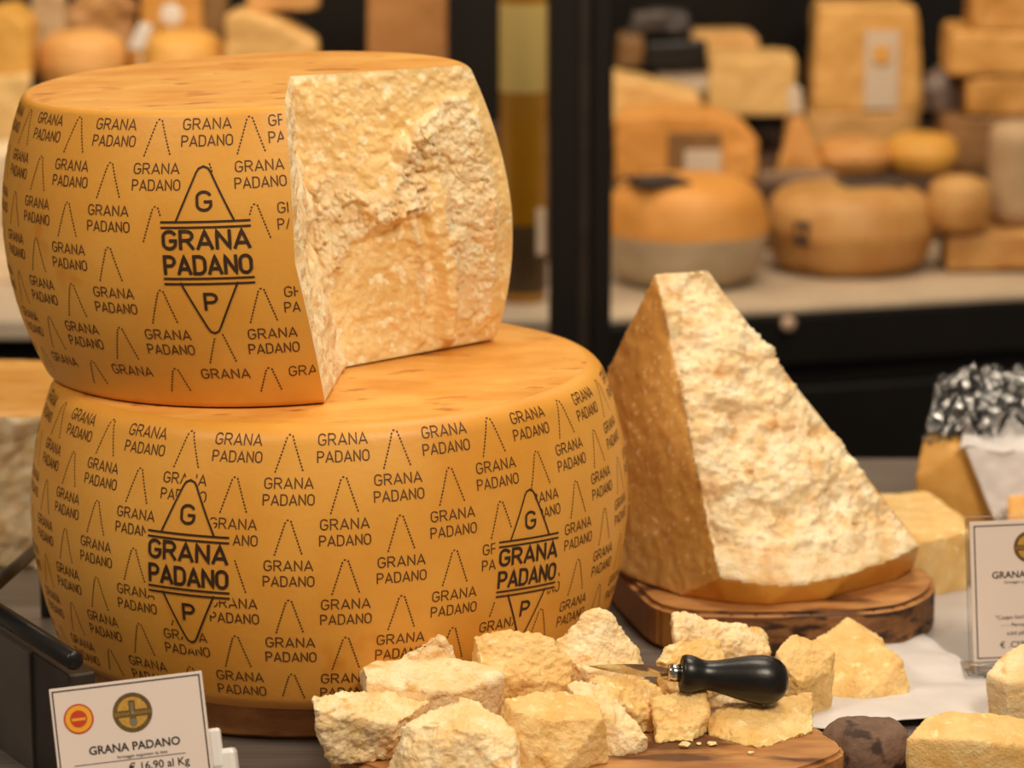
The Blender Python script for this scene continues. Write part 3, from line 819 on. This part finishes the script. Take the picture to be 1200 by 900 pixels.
# ------------------------------------------------------------------ papers, neighbouring cheeses
def sheet(name, label, cat, outline, zf, mat, seed, nx=60, ny=40, thick=0.0006):
    """outline: four pixel corners (back-left, back-right, front-right, front-left) on the counter"""
    C = [at_z(x, y, 0.0) for x, y in outline]
    V = []
    for j in range(ny + 1):
        t = j / ny
        for i in range(nx + 1):
            s = i / nx
            p = (C[0] * (1 - s) + C[1] * s) * (1 - t) + (C[3] * (1 - s) + C[2] * s) * t
            V.append(p)
    V = np.array(V)
    V[:, 2] = 0.0012 + zf(V) 
    o = new_mesh_obj(name, V - [C[0][0], C[0][1], 0], [(j * (nx + 1) + i, j * (nx + 1) + i + 1, (j + 1) * (nx + 1) + i + 1, (j + 1) * (nx + 1) + i) for j in range(ny) for i in range(nx)], mat)
    o.location = (C[0][0], C[0][1], 0)
    md = o.modifiers.new('t', 'SOLIDIFY'); md.thickness = thick; md.offset = 1
    return tag(o, label, cat)
sheet('plastic_sheet', 'pale grey plastic sheet under the clear card holder', 'sheet', [(1050, 690), (1240, 690), (1260, 800), (1040, 790)], lambda V: 0.0006 + 0.0008 * (1 + fbm(V * 22, 2, 5)) * .5, M_('grey_plastic', lin(184, 178, 176), lin(196, 190, 188), 8, .28, .15, 30), 1)
sheet('paper_sheet', 'crumpled white paper under the triangular cheese piece', 'paper', [(1000, 745), (1075, 745), (1215, 845), (945, 862)], lambda V: 0.003 + 0.0045 * np.clip(1 + fbm(V * 24, 3, 15), 0, 2) * .5, PAPER, 2)
# brown rind piece in the foreground
bp_ = at_z(1015, 905, 0)
V, F = lathe([(0, 0), (.026, 0), (.030, .006), (.031, .018), (.029, .030), (.022, .036), (0, .037)], 64)
V = V + 0.0022 * fbm((V + 3) * 60, 4, 2)[:, None] * np.array([1, 1, .6]); V[:, 2] = np.maximum(V[:, 2], 0)
o = new_mesh_obj('rind_piece', V, F, BROWNR); o.location = tuple(bp_)
tag(o, 'small round brown wrinkled rind beside the serving board', 'cheese')
piece('cheese_wedge', 'smooth golden cheese wedge in front of the crumpled white paper',
      chunk_pts([(1062, 865, -.31), (1085, 838, -.29), (1110, 830, -.28), (1170, 836, -.275), (1230, 850, -.28), (1240, 880, -.31), (1150, 868, -.325)], [(1060, 930), (1130, 940), (1240, 935)], 0.0), CHUNK2, .0019, .0008, .0015, 31, 'cheese wedge')
piece('cheese_wedge', 'small pale cheese wedge at the foot of the clear card holder',
      chunk_pts([(1158, 790, -.145), (1176, 770, -.135), (1200, 756, -.125), (1235, 760, -.12), (1240, 800, -.15), (1180, 800, -.16)], [(1160, 836), (1200, 846), (1240, 840)], 0.004), CHUNK, .0019, .0012, .002, 32, 'cheese wedge')
# block behind the wedge
piece('cheese_block', 'rectangular cheese block behind the standing wedge', 
      [at_y(1030, 577, .345), at_y(1085, 574, .352), at_y(1128, 606, .27), at_y(1136, 622, .215), at_y(1036, 625, .22), at_y(1040, 637, .2), at_y(1080, 634, .19)] +
      [at_z(x, y, 0) for x, y in ((1040, 706), (1080, 704), (1133, 694), (1134, 660), (1030, 650))], CHUNK2, .002, .0008, .0016, 33, 'cheese block')
# wrapped cheese
yb = .40
wc = thing('wrapped_cheese', 'yellow cheese chunk half wrapped in white paper and clear plastic film', 'wrapped cheese', at_z(1150, 612, 0.0))
off = np.array(wc.location)
pts = [at_y(1083, 512, .40), at_y(1095, 508, .46), at_y(1240, 520, .5), at_y(1130, 528, .385), at_y(1240, 540, .39), at_y(1073, 560, .385), at_y(1240, 640, .37)]
pts += [np.array([p[0], p[1], 0]) for p in pts]
V, F, N = voxel(hull_bm(np.array(pts) - off), .0025, 3)
new_mesh_obj('cheese', V + N * (0.0015 * fbm((V) * 30, 3, 3))[:, None], F, M_('yellow_paste', lin(204, 150, 70), lin(216, 166, 86), 20, .5, .2, 200, sss=.15), wc)
def patch(name, quad, mat, bump, seed, parent, nx=40, ny=30, solid=.0008):
    Q = [np.array(at_y(*p)) - off for p in quad]; V = []
    for j in range(ny + 1):
        for i in range(nx + 1):
            s, t = i / nx, j / ny
            V.append((Q[0] * (1 - s) + Q[1] * s) * (1 - t) + (Q[3] * (1 - s) + Q[2] * s) * t)
    V = np.array(V); V[:, 1] += bump * fbm(V * 38, 3, seed); V[:, 2] += bump * .6 * fbm(V * 50, 3, seed + 5)
    o = new_mesh_obj(name, V, [(j * (nx + 1) + i, j * (nx + 1) + i + 1, (j + 1) * (nx + 1) + i + 1, (j + 1) * (nx + 1) + i) for j in range(ny) for i in range(nx)], mat, parent)
    md = o.modifiers.new('t', 'SOLIDIFY'); md.thickness = solid
    return o
patch('paper_wrap', [(1130, 524, .375), (1250, 530, .375), (1250, 640, .355), (1178, 640, .355)], PAPER, .0015, 3, wc)
patch('paper_fold', [(1135, 488, .44), (1250, 470, .44), (1250, 535, .374), (1124, 524, .375)], PAPER, .005, 9, wc)
patch('plastic_film', [(1105, 440, .45), (1250, 420, .45), (1250, 500, .40), (1080, 520, .385)], FILM, .016, 12, wc, 70, 50, .0004)
patch('plastic_film', [(1120, 432, .50), (1250, 426, .50), (1250, 480, .43), (1086, 500, .44)], FILM, .018, 22, wc, 70, 50, .0004)
piece('cheese_slice', 'small orange cheese slice leaning on the paper wrapped cheese', [at_y(1181, 582, .335), at_y(1240, 582, .335), at_y(1181, 640, .315), at_y(1240, 640, .315), at_y(1184, 580, .345), at_y(1240, 580, .345)] + [np.array([at_y(1181, 640, y)[0] + dx, y, 0]) for y in (.305, .345) for dx in (0, .04)],
      M_('orange_paste', lin(226, 164, 76), lin(236, 184, 104), 30, .5, .1, 200, sss=.15), .002, .0003, .0008, 34, 'cheese slice')

# broken half wheel at the left behind the stacks
hp = thing('half_cheese_round', 'half cheese wheel with a rough broken front behind the stacked wheels', 'cheese wheel', at_z(-40, 660, 0) + np.array([0, .01, 0]))
off = np.array(hp.location)
n = 90; hh = .135; Rr = .20
pts = []
for a in np.linspace(-8, 188, 40):
    for z, q in ((0, .97), (.01, 1), (hh - .008, 1), (hh, .97)):
        pts.append((Rr * q * math.cos(R_(a)), Rr * q * math.sin(R_(a)), z))
V, F, N = voxel(hull_bm(pts), .0035, 2)
fr = np.clip((-N[:, 1] - .75) / .15, 0, 1)
V = V + N * (fr * (.008 * crumb(V * .8, 77) + .004))[:, None]; V[:, 2] = np.clip(V[:, 2], 0, hh)
Fa_ = [np.mean([fr[i] for i in f]) > .5 for f in F]
topm = [np.mean([N[i][2] for i in f]) > .6 for f in F]
for nm, sel, mt in (('broken_face', [a and not t for a, t in zip(Fa_, topm)], PASTE), ('rind', [not (a and not t) for a, t in zip(Fa_, topm)], RINDTOP)):
    idx = [f for f, s in zip(F, sel) if s]; used = sorted({i for f in idx for i in f}); mp = {a: b for b, a in enumerate(used)}
    new_mesh_obj(nm, V[used], [tuple(mp[i] for i in f) for f in idx], mt, hp)

# ------------------------------------------------------------------ black rods and dark steel box at the left
def tube_between(name, A, B, r, mat, parent, off, n=14):
    A = np.array(A) - off; B = np.array(B) - off
    d = Vector(B - A); V, F = lathe([(0, 0), (r * .8, 0), (r, r * .2), (r, d.length - r * .2), (r * .8, d.length), (0, d.length)], n)
    M = d.to_track_quat('Z', 'Y').to_matrix(); V = [tuple(M @ Vector(v) + Vector(A)) for v in V]
    return new_mesh_obj(name, V, F, mat, parent)
c0 = at_z(-25, 703, .10)
rk = thing('rod_rack', 'black metal rod rack beside the whole cheese wheel', 'rack', (c0[0], c0[1], 0)); off = np.array(rk.location)
e1 = at_y(56, 632, .16); e2 = at_z(88, 775, .10)
tube_between('rod', c0, e1, .0048, BLACKM, rk, off); tube_between('rod', c0, e2, .0066, BLACKM, rk, off)
for p in (c0, e1 - (e1 - c0) * .05):
    tube_between('leg', (p[0], p[1], 0), p, .005, BLACKM, rk, off)
# box: its long front runs parallel to the nearer rod
TA, TB = at_z(-25, 724, .086), at_z(80, 792, .086)
zt = (TA[2] + TB[2]) / 2
TA[2] = TB[2] = zt
bx = thing('steel_box', 'dark grey steel box below the black rods', 'box', (TA[0], TA[1], 0))
fx_ = Vector(TB - TA); Lx = fx_.length; rzb = math.atan2(fx_.y, fx_.x)
bx.rotation_euler = (0, 0, rzb)
from_bm('box_body', box_bm((Lx / 2, .010, zt / 2), (Lx, .020, zt), .0015), DARKSTEEL, bx)
sx_ = Lx * .62
from_bm('front_plate', box_bm((sx_ / 2 - .002, -.001, zt / 2), (sx_, .004, zt + .001), .0012), M_('grey_plate', lin(92, 86, 80), lin(108, 100, 94), 14, .4, .1, 60, metal=.6), bx)

# ------------------------------------------------------------------ background cabinet on the right
CA = at_z(716, 371, 0.0); CB = at_z(1290, 338, 0.0)
dirx = (CB - CA) / np.linalg.norm(CB - CA); diry = np.array([-dirx[1], dirx[0], 0])
yaw = math.atan2(dirx[1], dirx[0])
SHELFM = M_('stone_shelf', lin(176, 156, 132), lin(194, 174, 148), 12, .5)
BLK = M_('black_cabinet', lin(15, 12, 10), lin(22, 18, 15), 6, .4)
cabm = thing('display_cabinet', 'black display cabinet with a pale stone shelf full of cheeses', 'cabinet', (CA[0], CA[1], FLOOR_Z), yaw)
H0 = -FLOOR_Z; Wc = 1.05
from_bm('shelf', box_bm((Wc / 2 - .02, .42, H0 - .005), (Wc, .84, .010), .003), SHELFM, cabm)
from_bm('cabinet_body', box_bm((Wc / 2 - .02, .435, (H0 - .010) / 2), (Wc, .81, H0 - .010), .003), BLK, cabm)
from_bm('front_rail', box_bm((Wc / 2 - .02, .018, H0 - .042), (Wc, .03, .062), .004), BLK, cabm)
from_bm('front_panel', box_bm((Wc / 2 - .02, .02, H0 - .30), (Wc - .02, .03, .40), .004), BLK, cabm)
bkp = from_bm('wall_cabinet', box_bm((Wc / 2 - .02, .86, H0 + .35), (Wc, .03, .8), .003), BLK); bkp.location = cabm.location; bkp.rotation_euler = cabm.rotation_euler; tag(bkp, kind='structure')
o = new_mesh_obj('knob', *lathe([(0, -.012), (.004, -.012), (.005, -.003), (.009, .002), (.009, .007), (.005, .010), (0, .010)], 20), M_('pale_knob', lin(190, 160, 136), None, rough=.3), cabm)
kp = at_y(926, 381, at_z(925, 362, 0)[1]); kl = np.array([(kp - CA) @ dirx, -.005, kp[2] - FLOOR_Z]); o.location = tuple(kl); o.rotation_euler = (R_(90), 0, 0)
T2Z = .085
def step(label, m):
    o_ = from_bm('display_step', m, M_('step_wood', lin(70, 50, 36), lin(90, 66, 48), 8, .6)); o_.location = cabm.location; o_.rotation_euler = cabm.rotation_euler
    return tag(o_, label, 'display step')
step('long dark wooden display step across the stone shelf', box_bm((Wc / 2 - .02, .60, H0 + T2Z / 2), (Wc, .48, T2Z), .003))
step('short upper wooden step under the cream cheese blocks', box_bm((.09, .72, H0 + (T2Z + .14) / 2), (.36, .22, .14 - T2Z), .003))
# post between the two display units
pp = at_y(680, 400, 1.17)
pst = thing('frame_post', 'glossy black upright frame post between the two cheese displays', 'post', (pp[0], pp[1], FLOOR_Z))
s_ = 1 / ppm(pp)
from_bm('upright', box_bm((-20 * s_, 0, 1.1), (34 * s_, .05, 2.2), .003), BLK, pst)
from_bm('reflection_strip', box_bm((4 * s_, .006, 1.1), (20 * s_, .03, 2.2), .002), M_('painted_reflection', lin(44, 36, 30), lin(56, 46, 38), 30, .45), pst)  # grey-brown strip between the uprights: a reflection put into the colour
from_bm('upright', box_bm((24 * s_, 0, 1.1), (22 * s_, .05, 2.2), .003), BLK, pst)

# ---- background cheeses
def bmat(c, c2=None, rough=.55):
    c2 = c2 or tuple(min(255, x + 16) for x in c)
    return M_('cheese_%d_%d_%d' % c, lin(*c), lin(*c2), 14, rough, .25, 60, bdist=.003, sss=.05)
def bwheel(name, label, px, py, z, wpx, hpx, mat, rnd=.3, cat='cheese', bulge=.06, seed=1, band=None, dep=None, sq=1.0, group=None):
    """round cheese: py = front bottom pixel at height z, wpx/hpx its size in the picture"""
    P = at_z(px, py, z); s = 1 / ppm(P); R = wpx / 2 * s; s = 1 / ppm(P + [0, R, 0]); R = wpx / 2 * s; h = hpx * s / .99
    prof = [(0, 0)]; e = min(rnd * h, R * .5)
    for a in np.linspace(0, 90, 6): prof.append((R - e + e * math.sin(R_(a)), e - e * math.cos(R_(a))))
    for t in np.linspace(0.1, .9, 7): prof.append((R * (1 + bulge * math.sin(math.pi * t)), e + (h - 2 * e) * t))
    for a in np.linspace(90, 0, 6): prof.append((R - e + e * math.sin(R_(a)), h - e + e * math.cos(R_(a))))
    prof += [(R * .5, h + .002), (0, h + .002)]
    V, F = lathe(prof, 56)
    V = V + (.02 * R * fbm((V + seed) * 30, 3, seed))[:, None] * np.array([1, 1, .4]); V[:, 2] = np.maximum(V[:, 2], 0)
    V[:, 1] *= sq
    loc = P + np.array([0, R * sq, 0])
    if band is None:
        o = new_mesh_obj(name, V, F, mat); o.location = tuple(loc); tag(o, label, cat, group); return o, R, h
    t = thing(name, label, cat, loc, 0, group)
    zc = np.array([V[list(f)].mean(0)[2] for f in F])
    for nm, sel, mt in ((band[1], zc < band[0] * h, band[2]), ('cheese_body', zc >= band[0] * h, mat)):
        idx = [f for f, k in zip(F, sel) if k]; used = sorted({i for f in idx for i in f}); mp = {a: b for b, a in enumerate(used)}
        new_mesh_obj(nm, V[used], [tuple(mp[i] for i in f) for f in idx], mt, t)
    return t, R, h
def bhull(name, label, outline, Y, depth, mat, cat='cheese', seed=1, taper=.92, amp=.002, group=None, z0=None, vox=.004):
    """solid with the given front outline (pixels) standing at distance Y and going back by depth"""
    A = [at_y(x, y, Y) for x, y in outline]
    if z0 is not None:
        for p in A:
            if p[2] < z0 + .004: p[2] = z0
    c = np.mean(A, 0); B = [c + (p - c) * np.array([taper, 1, 1]) + np.array([0, depth, 0]) for p in A]
    pts = np.array(A + B); zb = pts[:, 2].min(); o0 = np.array([c[0], c[1] + depth / 2, zb])
    V, F, N = voxel(hull_bm(pts - o0), vox, 3)
    V = V + N * (amp * fbm((V + seed) * 34, 3, seed))[:, None]; V[:, 2] = np.maximum(V[:, 2], 0)
    o = new_mesh_obj(name, V, F, mat); o.location = tuple(o0)
    return tag(o, label, cat, group)
def decal(parent_obj, name, px0, py0, px1, py1, Y, mat, th=.003):
    """a small flat paper or plastic label on the front of a background cheese"""
    A = at_y(px0, py0, Y); B = at_y(px1, py1, Y); c = (A + B) / 2 - np.array(parent_obj.location)
    return from_bm(name, box_bm(c, (abs(B[0] - A[0]), th, abs(A[2] - B[2])), .0008, 1), mat, parent_obj)

ORANGE = bmat((206, 140, 62)); TAN = bmat((196, 150, 88), (176, 122, 62)); CREAM = bmat((212, 168, 100)); YEL = bmat((208, 150, 60))
GREYR = bmat((120, 96, 76), (150, 120, 94)); DARKL = M_('dark_label', lin(62, 52, 50), None, rough=.5); PALEL = M_('pale_label', lin(206, 186, 162), None, rough=.5)
BROWNC = bmat((124, 88, 48), (146, 104, 60)); WHITEB = bmat((188, 166, 136), (168, 146, 118))

t, R, h = bwheel('cheese_round', 'orange topped cheese wheel in a pale band on the stone shelf beside the post', 808, 347, 0, 184, 122, ORANGE, .32, 'cheese wheel', .03, 3, (.5, 'pale_band', WHITEB))
Yf = t.location.y - R * .7
from_bm('dark_label', box_bm((-R * .40, -R * .42, h + .003), (R * .66, R * .72, .003), .0008, 1, R_(20)), DARKL, t)
t, R, h = bwheel('cheese_round', 'rounded tan cheese wheel with a small dark square mark on the stone shelf', 1003, 331, 0, 194, 96, TAN, .36, 'cheese wheel', .03, 4, (.02, 'base', TAN))
a = math.asin(-.62)
from_bm('dark_mark', box_bm((R * math.sin(a), -R * math.cos(a), h * .55), (.022, .006, .03), .001, 1, a), DARKL, t)
from_bm('dark_label', box_bm((R * .25, 0, h + .004), (R * .75, R * .6, .003), .0008, 1, R_(10)), DARKL, t)
bhull('cheese_slab', 'flat beige cheese slab on the stone shelf under two knobbly cheeses', [(1108, 322), (1230, 314), (1230, 272), (1112, 276)], at_z(1155, 321, 0)[1], .12, TAN, seed=5, z0=0)
zs_ = float(at_y(1130, 272, at_z(1155, 321, 0)[1])[2])
bwheel('knobbly_cheese', 'knobbly beige cheese lying on the flat beige slab', 1128, 276, zs_, 74, 62, TAN, .48, 'cheese', .05, 6)
bwheel('knobbly_cheese', 'upright pale beige cheese at the end of the flat beige slab', 1196, 268, zs_, 70, 118, bmat((168, 138, 102)), .42, 'cheese', .02, 7)
# second step
S2 = T2Z
hw_ = bhull('half_cheese_round', 'orange half cheese wheel with a square opening cut in its front', [(719, 214), (888, 212), (890, 165), (872, 145), (845, 135), (760, 133), (719, 138)], at_z(800, 213, S2)[1], .09, ORANGE, 'cheese wheel', 8, z0=S2)
yy = at_z(800, 213, S2)[1] - .002
decal(hw_, 'opening', 783, 155, 845, 206, yy, BROWNC); decal(hw_, 'white_tag', 802, 176, 845, 203, yy - .006, PALEL)
bhull('cheese_wedge', 'pointed orange cheese wedge standing on the dark step', [(907, 206), (968, 206), (946, 142), (934, 134), (926, 146)], at_z(935, 206, S2)[1], .10, bmat((202, 142, 72)), 'cheese wedge', 9, taper=.5, z0=S2)
bwheel('cheese_round', 'low orange cheese wheel lying beside the pointed orange wedge', 1005, 208, S2, 90, 38, bmat((196, 138, 72)), .4, 'cheese wheel', .03, 10)
bwheel('cheese_round', 'bright yellow cheese wheel next to the low orange wheel', 1085, 208, S2, 84, 44, YEL, .4, 'cheese wheel', .03, 11)
sl = bhull('cheese_slab', 'tan cheese slab under the tall labelled cheese drum', [(944, 182), (1078, 182), (1078, 132), (944, 132)], at_z(1010, 181, S2)[1], .14, bmat((186, 140, 78)), 'cheese', 12, z0=S2)
Ys = at_z(1010, 181, S2)[1]
tr_ = bhull('cheese_drum', 'tall tapering cheese drum with a white paper label', [(950, 132), (1084, 132), (1074, 8), (960, 8)], Ys + .004, .14, bmat((206, 154, 80)), 'cheese', 13, taper=.95)
decal(tr_, 'paper_label', 1014, 36, 1052, 128, Ys + .001, PALEL); decal(tr_, 'gold_spot', 1024, 54, 1042, 74, Ys - .003, YEL)
Yr = at_z(1150, 200, S2)[1]
GRS = None
bhull('cheese_slab', 'dark brown cheese slab at the foot of the tan slab stack', [(1102, 202), (1240, 200), (1240, 136), (1106, 138)], Yr, .14, BROWNC, seed=14, z0=S2)
bhull('cheese_slab', 'tan cheese slab lying on the dark brown slab', [(1132, 137), (1240, 135), (1240, 90), (1132, 93)], Yr + .002, .13, bmat((184, 130, 60)), seed=15)
bhull('cheese_slab', 'wide light tan cheese slab second from the top of the slab stack', [(1110, 91), (1240, 89), (1240, 38), (1116, 38)], Yr + .0, .14, bmat((204, 148, 74)), seed=16)
bhull('cheese_slab', 'tan cheese slab on the very top of the slab stack', [(1140, 38), (1240, 37), (1240, -14), (1143, -12)], Yr + .003, .13, bmat((194, 136, 64)), seed=17)
bhull('plastic_bag', 'crumpled grey plastic bag between the tall drum and the slab stack', [(1086, 132), (1124, 132), (1128, 100), (1112, 84), (1088, 92)], Yr + .05, .06, M_('grey_bag', lin(128, 112, 104), lin(84, 72, 68), 30, .3), 'bag', 18, amp=.006)
# third step
S3 = .14
Y3 = at_z(880, 136, S3)[1]
bhull('cheese_block', 'square cut cream cheese block on the upper step', [(828, 137), (930, 137), (934, 66), (832, 68)], Y3, .09, CREAM, 'cheese block', 19, z0=S3)
bhull('cheese_block', 'taller cream cheese block behind the square cut block', [(806, 124), (890, 124), (890, 44), (880, 38), (808, 38)], Y3 + .10, .06, bmat((206, 158, 92)), 'cheese block', 20)
bhull('cheese_wedge', 'sloping cream cheese wedge beside the black frame post', [(718, 152), (828, 150), (820, 112), (760, 98), (718, 90)], at_z(770, 151, S3)[1] , .10, CREAM, 'cheese wedge', 21, z0=S3)
bt = bhull('cheese_tub', 'small white topped cheese tub under the black sign', [(770, 122), (830, 124), (830, 82), (770, 80)], Y3 + .02, .07, bmat((150, 112, 56)), 'tub', 22)
decal(bt, 'white_lid', 770, 80, 830, 106, Y3 + .016, PALEL)
bhull('black_sign', 'small black sign board leaning above the cream cheese wedge', [(752, 86), (831, 84), (830, 46), (756, 50)], Y3 + .005, .012, BLK, 'sign', 23, amp=.0004)
bhull('cheese_block', 'dim brown cheese block behind the black sign', [(722, 80), (752, 80), (754, 42), (724, 40)], Y3 + .06, .06, BROWNC, 'cheese block', 24)
bhull('plastic_bag', 'dim grey plastic bag above the black sign', [(736, 40), (812, 38), (806, 14), (740, 16)], Y3 + .08, .05, M_('dim_bag', lin(92, 82, 76), lin(66, 58, 54), 20, .4), 'bag', 25, amp=.004)
bhull('white_tag', 'small white tag on the tip of the pointed orange wedge', [(923, 134), (942, 134), (940, 104), (930, 98), (922, 108)], at_z(935, 206, S2)[1] + .02, .01, PALEL, 'tag', 26, amp=.0005, vox=.002)
# dark flat cheese on the step edge behind the tan wheel
bhull('cheese_slab', 'grey brown flat cheese slab between the two big shelf wheels', [(884, 236), (990, 236), (985, 204), (890, 202)], at_z(930, 206, S2)[1] - .055, .04, GREYR, 'cheese', 27)

# ------------------------------------------------------------------ background display on the left
LY = 1.37
lc = thing('wall_display', 'dark shelf unit with a pale top behind the stacked wheels', 'shelf unit', (-.42, LY, FLOOR_Z))
wl_ = 1.25
from_bm('shelf', box_bm((0, .32, H0 - .012), (wl_, .64, .024), .003), M_('pale_shelf', lin(176, 158, 138), lin(192, 174, 152), 10, .5), lc)
from_bm('cabinet_body', box_bm((0, .34, (H0 - .024) / 2), (wl_, .6, H0 - .024), .003), BLK, lc)
o = from_bm('display_step', box_bm((-.16, .50, H0 + .10), (.82, .28, .20), .003), M_('step_dark', lin(60, 44, 32), lin(76, 56, 42), 8, .6)); o.location = lc.location; tag(o, 'tall dark wooden step carrying cheeses behind the cut wheel', 'display step')
o = from_bm('wall_left_display', box_bm((0, .66, H0 + .4), (wl_, .03, .8), .003), BLK); o.location = lc.location; tag(o, kind='structure')
ZU = .20
YU = LY + .38
bhull('cheese_wedge', 'golden upright cheese wedge at the end of the upper step', [(-20, 96), (36, 96), (34, 30), (12, 10), (-20, 14)], YU, .10, bmat((206, 152, 66)), 'cheese wedge', 40)
bhull('paper_bundle', 'pale paper bundle beside the golden upright wedge', [(32, 90), (80, 90), (74, -6), (36, -10)], YU + .125, .04, bmat((186, 156, 116)), 'paper', 41)
bwheel('round_cheese', 'round orange tan cheese in front of the pale paper bundle', 92, 121, ZU, 100, 77, bmat((208, 152, 84)), .45, 'cheese', .04, 42)
bhull('crusty_loaf', 'brown crusty loaf shaped cheese behind the round orange tan cheese', [(66, 84), (160, 84), (160, 12), (140, -4), (86, -2), (68, 16)], YU + .17, .05, bmat((184, 138, 84), (160, 112, 64)), 'cheese', 52, amp=.006)
bwheel('round_cheese', 'golden round cheese under two white tags', 204, 121, ZU, 112, 76, bmat((210, 154, 70)), .45, 'cheese', .04, 43)
bhull('cheese_block', 'amber cheese block behind the white tags', [(160, 84), (240, 84), (238, -10), (164, -10)], YU + .13, .08, bmat((196, 140, 62)), 'cheese block', 53)
TAGW = M_('tag_white', lin(226, 214, 202), None, rough=.5)
def stick_tag(label, outline, Y, px, py):
    o_ = bhull('white_tag', label, outline, Y, .006, TAGW, 'tag', 44, amp=.0002, vox=.002)
    A_ = at_y(px, py, Y + .003); L_ = A_[2] - ZU
    from_bm('stick', box_bm(np.array([A_[0], A_[1], ZU + L_ / 2]) - np.array(o_.location), (.002, .002, L_), 0), TAGW, o_)
stick_tag('slanted white price tag stuck in the golden round cheese', [(148, 58), (168, 60), (180, 30), (164, 26)], YU + .003, 164, 50)
stick_tag('bright white round tag above the golden round cheese', [(186, 24), (198, 30), (212, 28), (215, 14), (205, 4), (190, 6)], YU + .055, 201, 24)
bhull('wooden_crate', 'olive brown wooden crate end behind the golden round cheese', [(236, 84), (268, 84), (266, -10), (238, -10)], YU + .13, .05, M_('crate_wood', lin(124, 92, 52), lin(138, 104, 62), 10, .6), 'crate', 46, amp=.0005)
bhull('cheese_wedge', 'beige cheese wedge lying beside the wooden crate', [(262, 84), (374, 84), (372, 52), (330, 28), (286, 14), (264, 18)], YU + .02, .1, bmat((212, 166, 98)), 'cheese wedge', 47)
bhull('cheese_wedge', 'orange tan cheese wedge above the beige wedge', [(290, 16), (374, 12), (372, -20), (288, -20)], YU + .06, .08, bmat((196, 146, 84)), 'cheese wedge', 48)
bhull('cheese_block', 'cream cheese block under the golden upright wedge', [(-30, 176), (36, 176), (36, 88), (-30, 88)], YU - .03, .02, bmat((214, 176, 112)), 'cheese block', 49)
bhull('paper_bag', 'pale beige paper bag standing on the pale shelf', [(-60, 330), (22, 330), (20, 178), (-60, 178)], at_z(0, 332, 0)[1], .1, bmat((216, 192, 158)), 'bag', 50, z0=0)
bhull('wooden_box', 'orange brown wooden box standing on the shelf behind the cut wheel', [(430, 330), (524, 330), (524, -20), (430, -20)], LY + .30, .1, M_('box_wood', lin(172, 116, 62), lin(190, 134, 78), 10, .55), 'box', 51, amp=.0008)
# bottle
bpz = at_z(613, 352, 0.0)
bo = thing('bottle', 'tall yellow bottle with a pale neck label beside the black frame post', 'bottle', bpz)
s_ = 1 / ppm(bpz)
R0 = 27 * s_
V, F = lathe([(0, 0), (R0 * .9, 0), (R0, .006), (R0, .36), (R0 * .9, .40), (R0 * .42, .46), (R0 * .40, .54), (0, .54)], 40)
new_mesh_obj('glass', V, F, M_('yellow_glass', lin(150, 104, 20), lin(168, 118, 28), 6, .15, coat=.4), bo)
hz = lambda py: float(at_y(613, py, bpz[1])[2])
V, F = lathe([(R0 * 1.01, hz(106)), (R0 * 1.02, hz(104)), (R0 * 1.02, .352), (R0 * 1.01, .354)], 40)
new_mesh_obj('neck_label', V, F, M_('bottle_label', lin(196, 170, 100), None, rough=.5), bo)
V, F = lathe([(R0 * 1.01, hz(340)), (R0 * 1.015, hz(338)), (R0 * 1.015, hz(262)), (R0 * 1.01, hz(260))], 40)
new_mesh_obj('dark_label', V, F, M_('bottle_label_dark', lin(58, 42, 20), lin(72, 52, 26), 20, .4), bo)
from_bm('white_patch', box_bm((R0 * .75, -R0 * .72, hz(268)), (.012, .003, .055), .0006, 1, R_(40)), PALEL, bo)
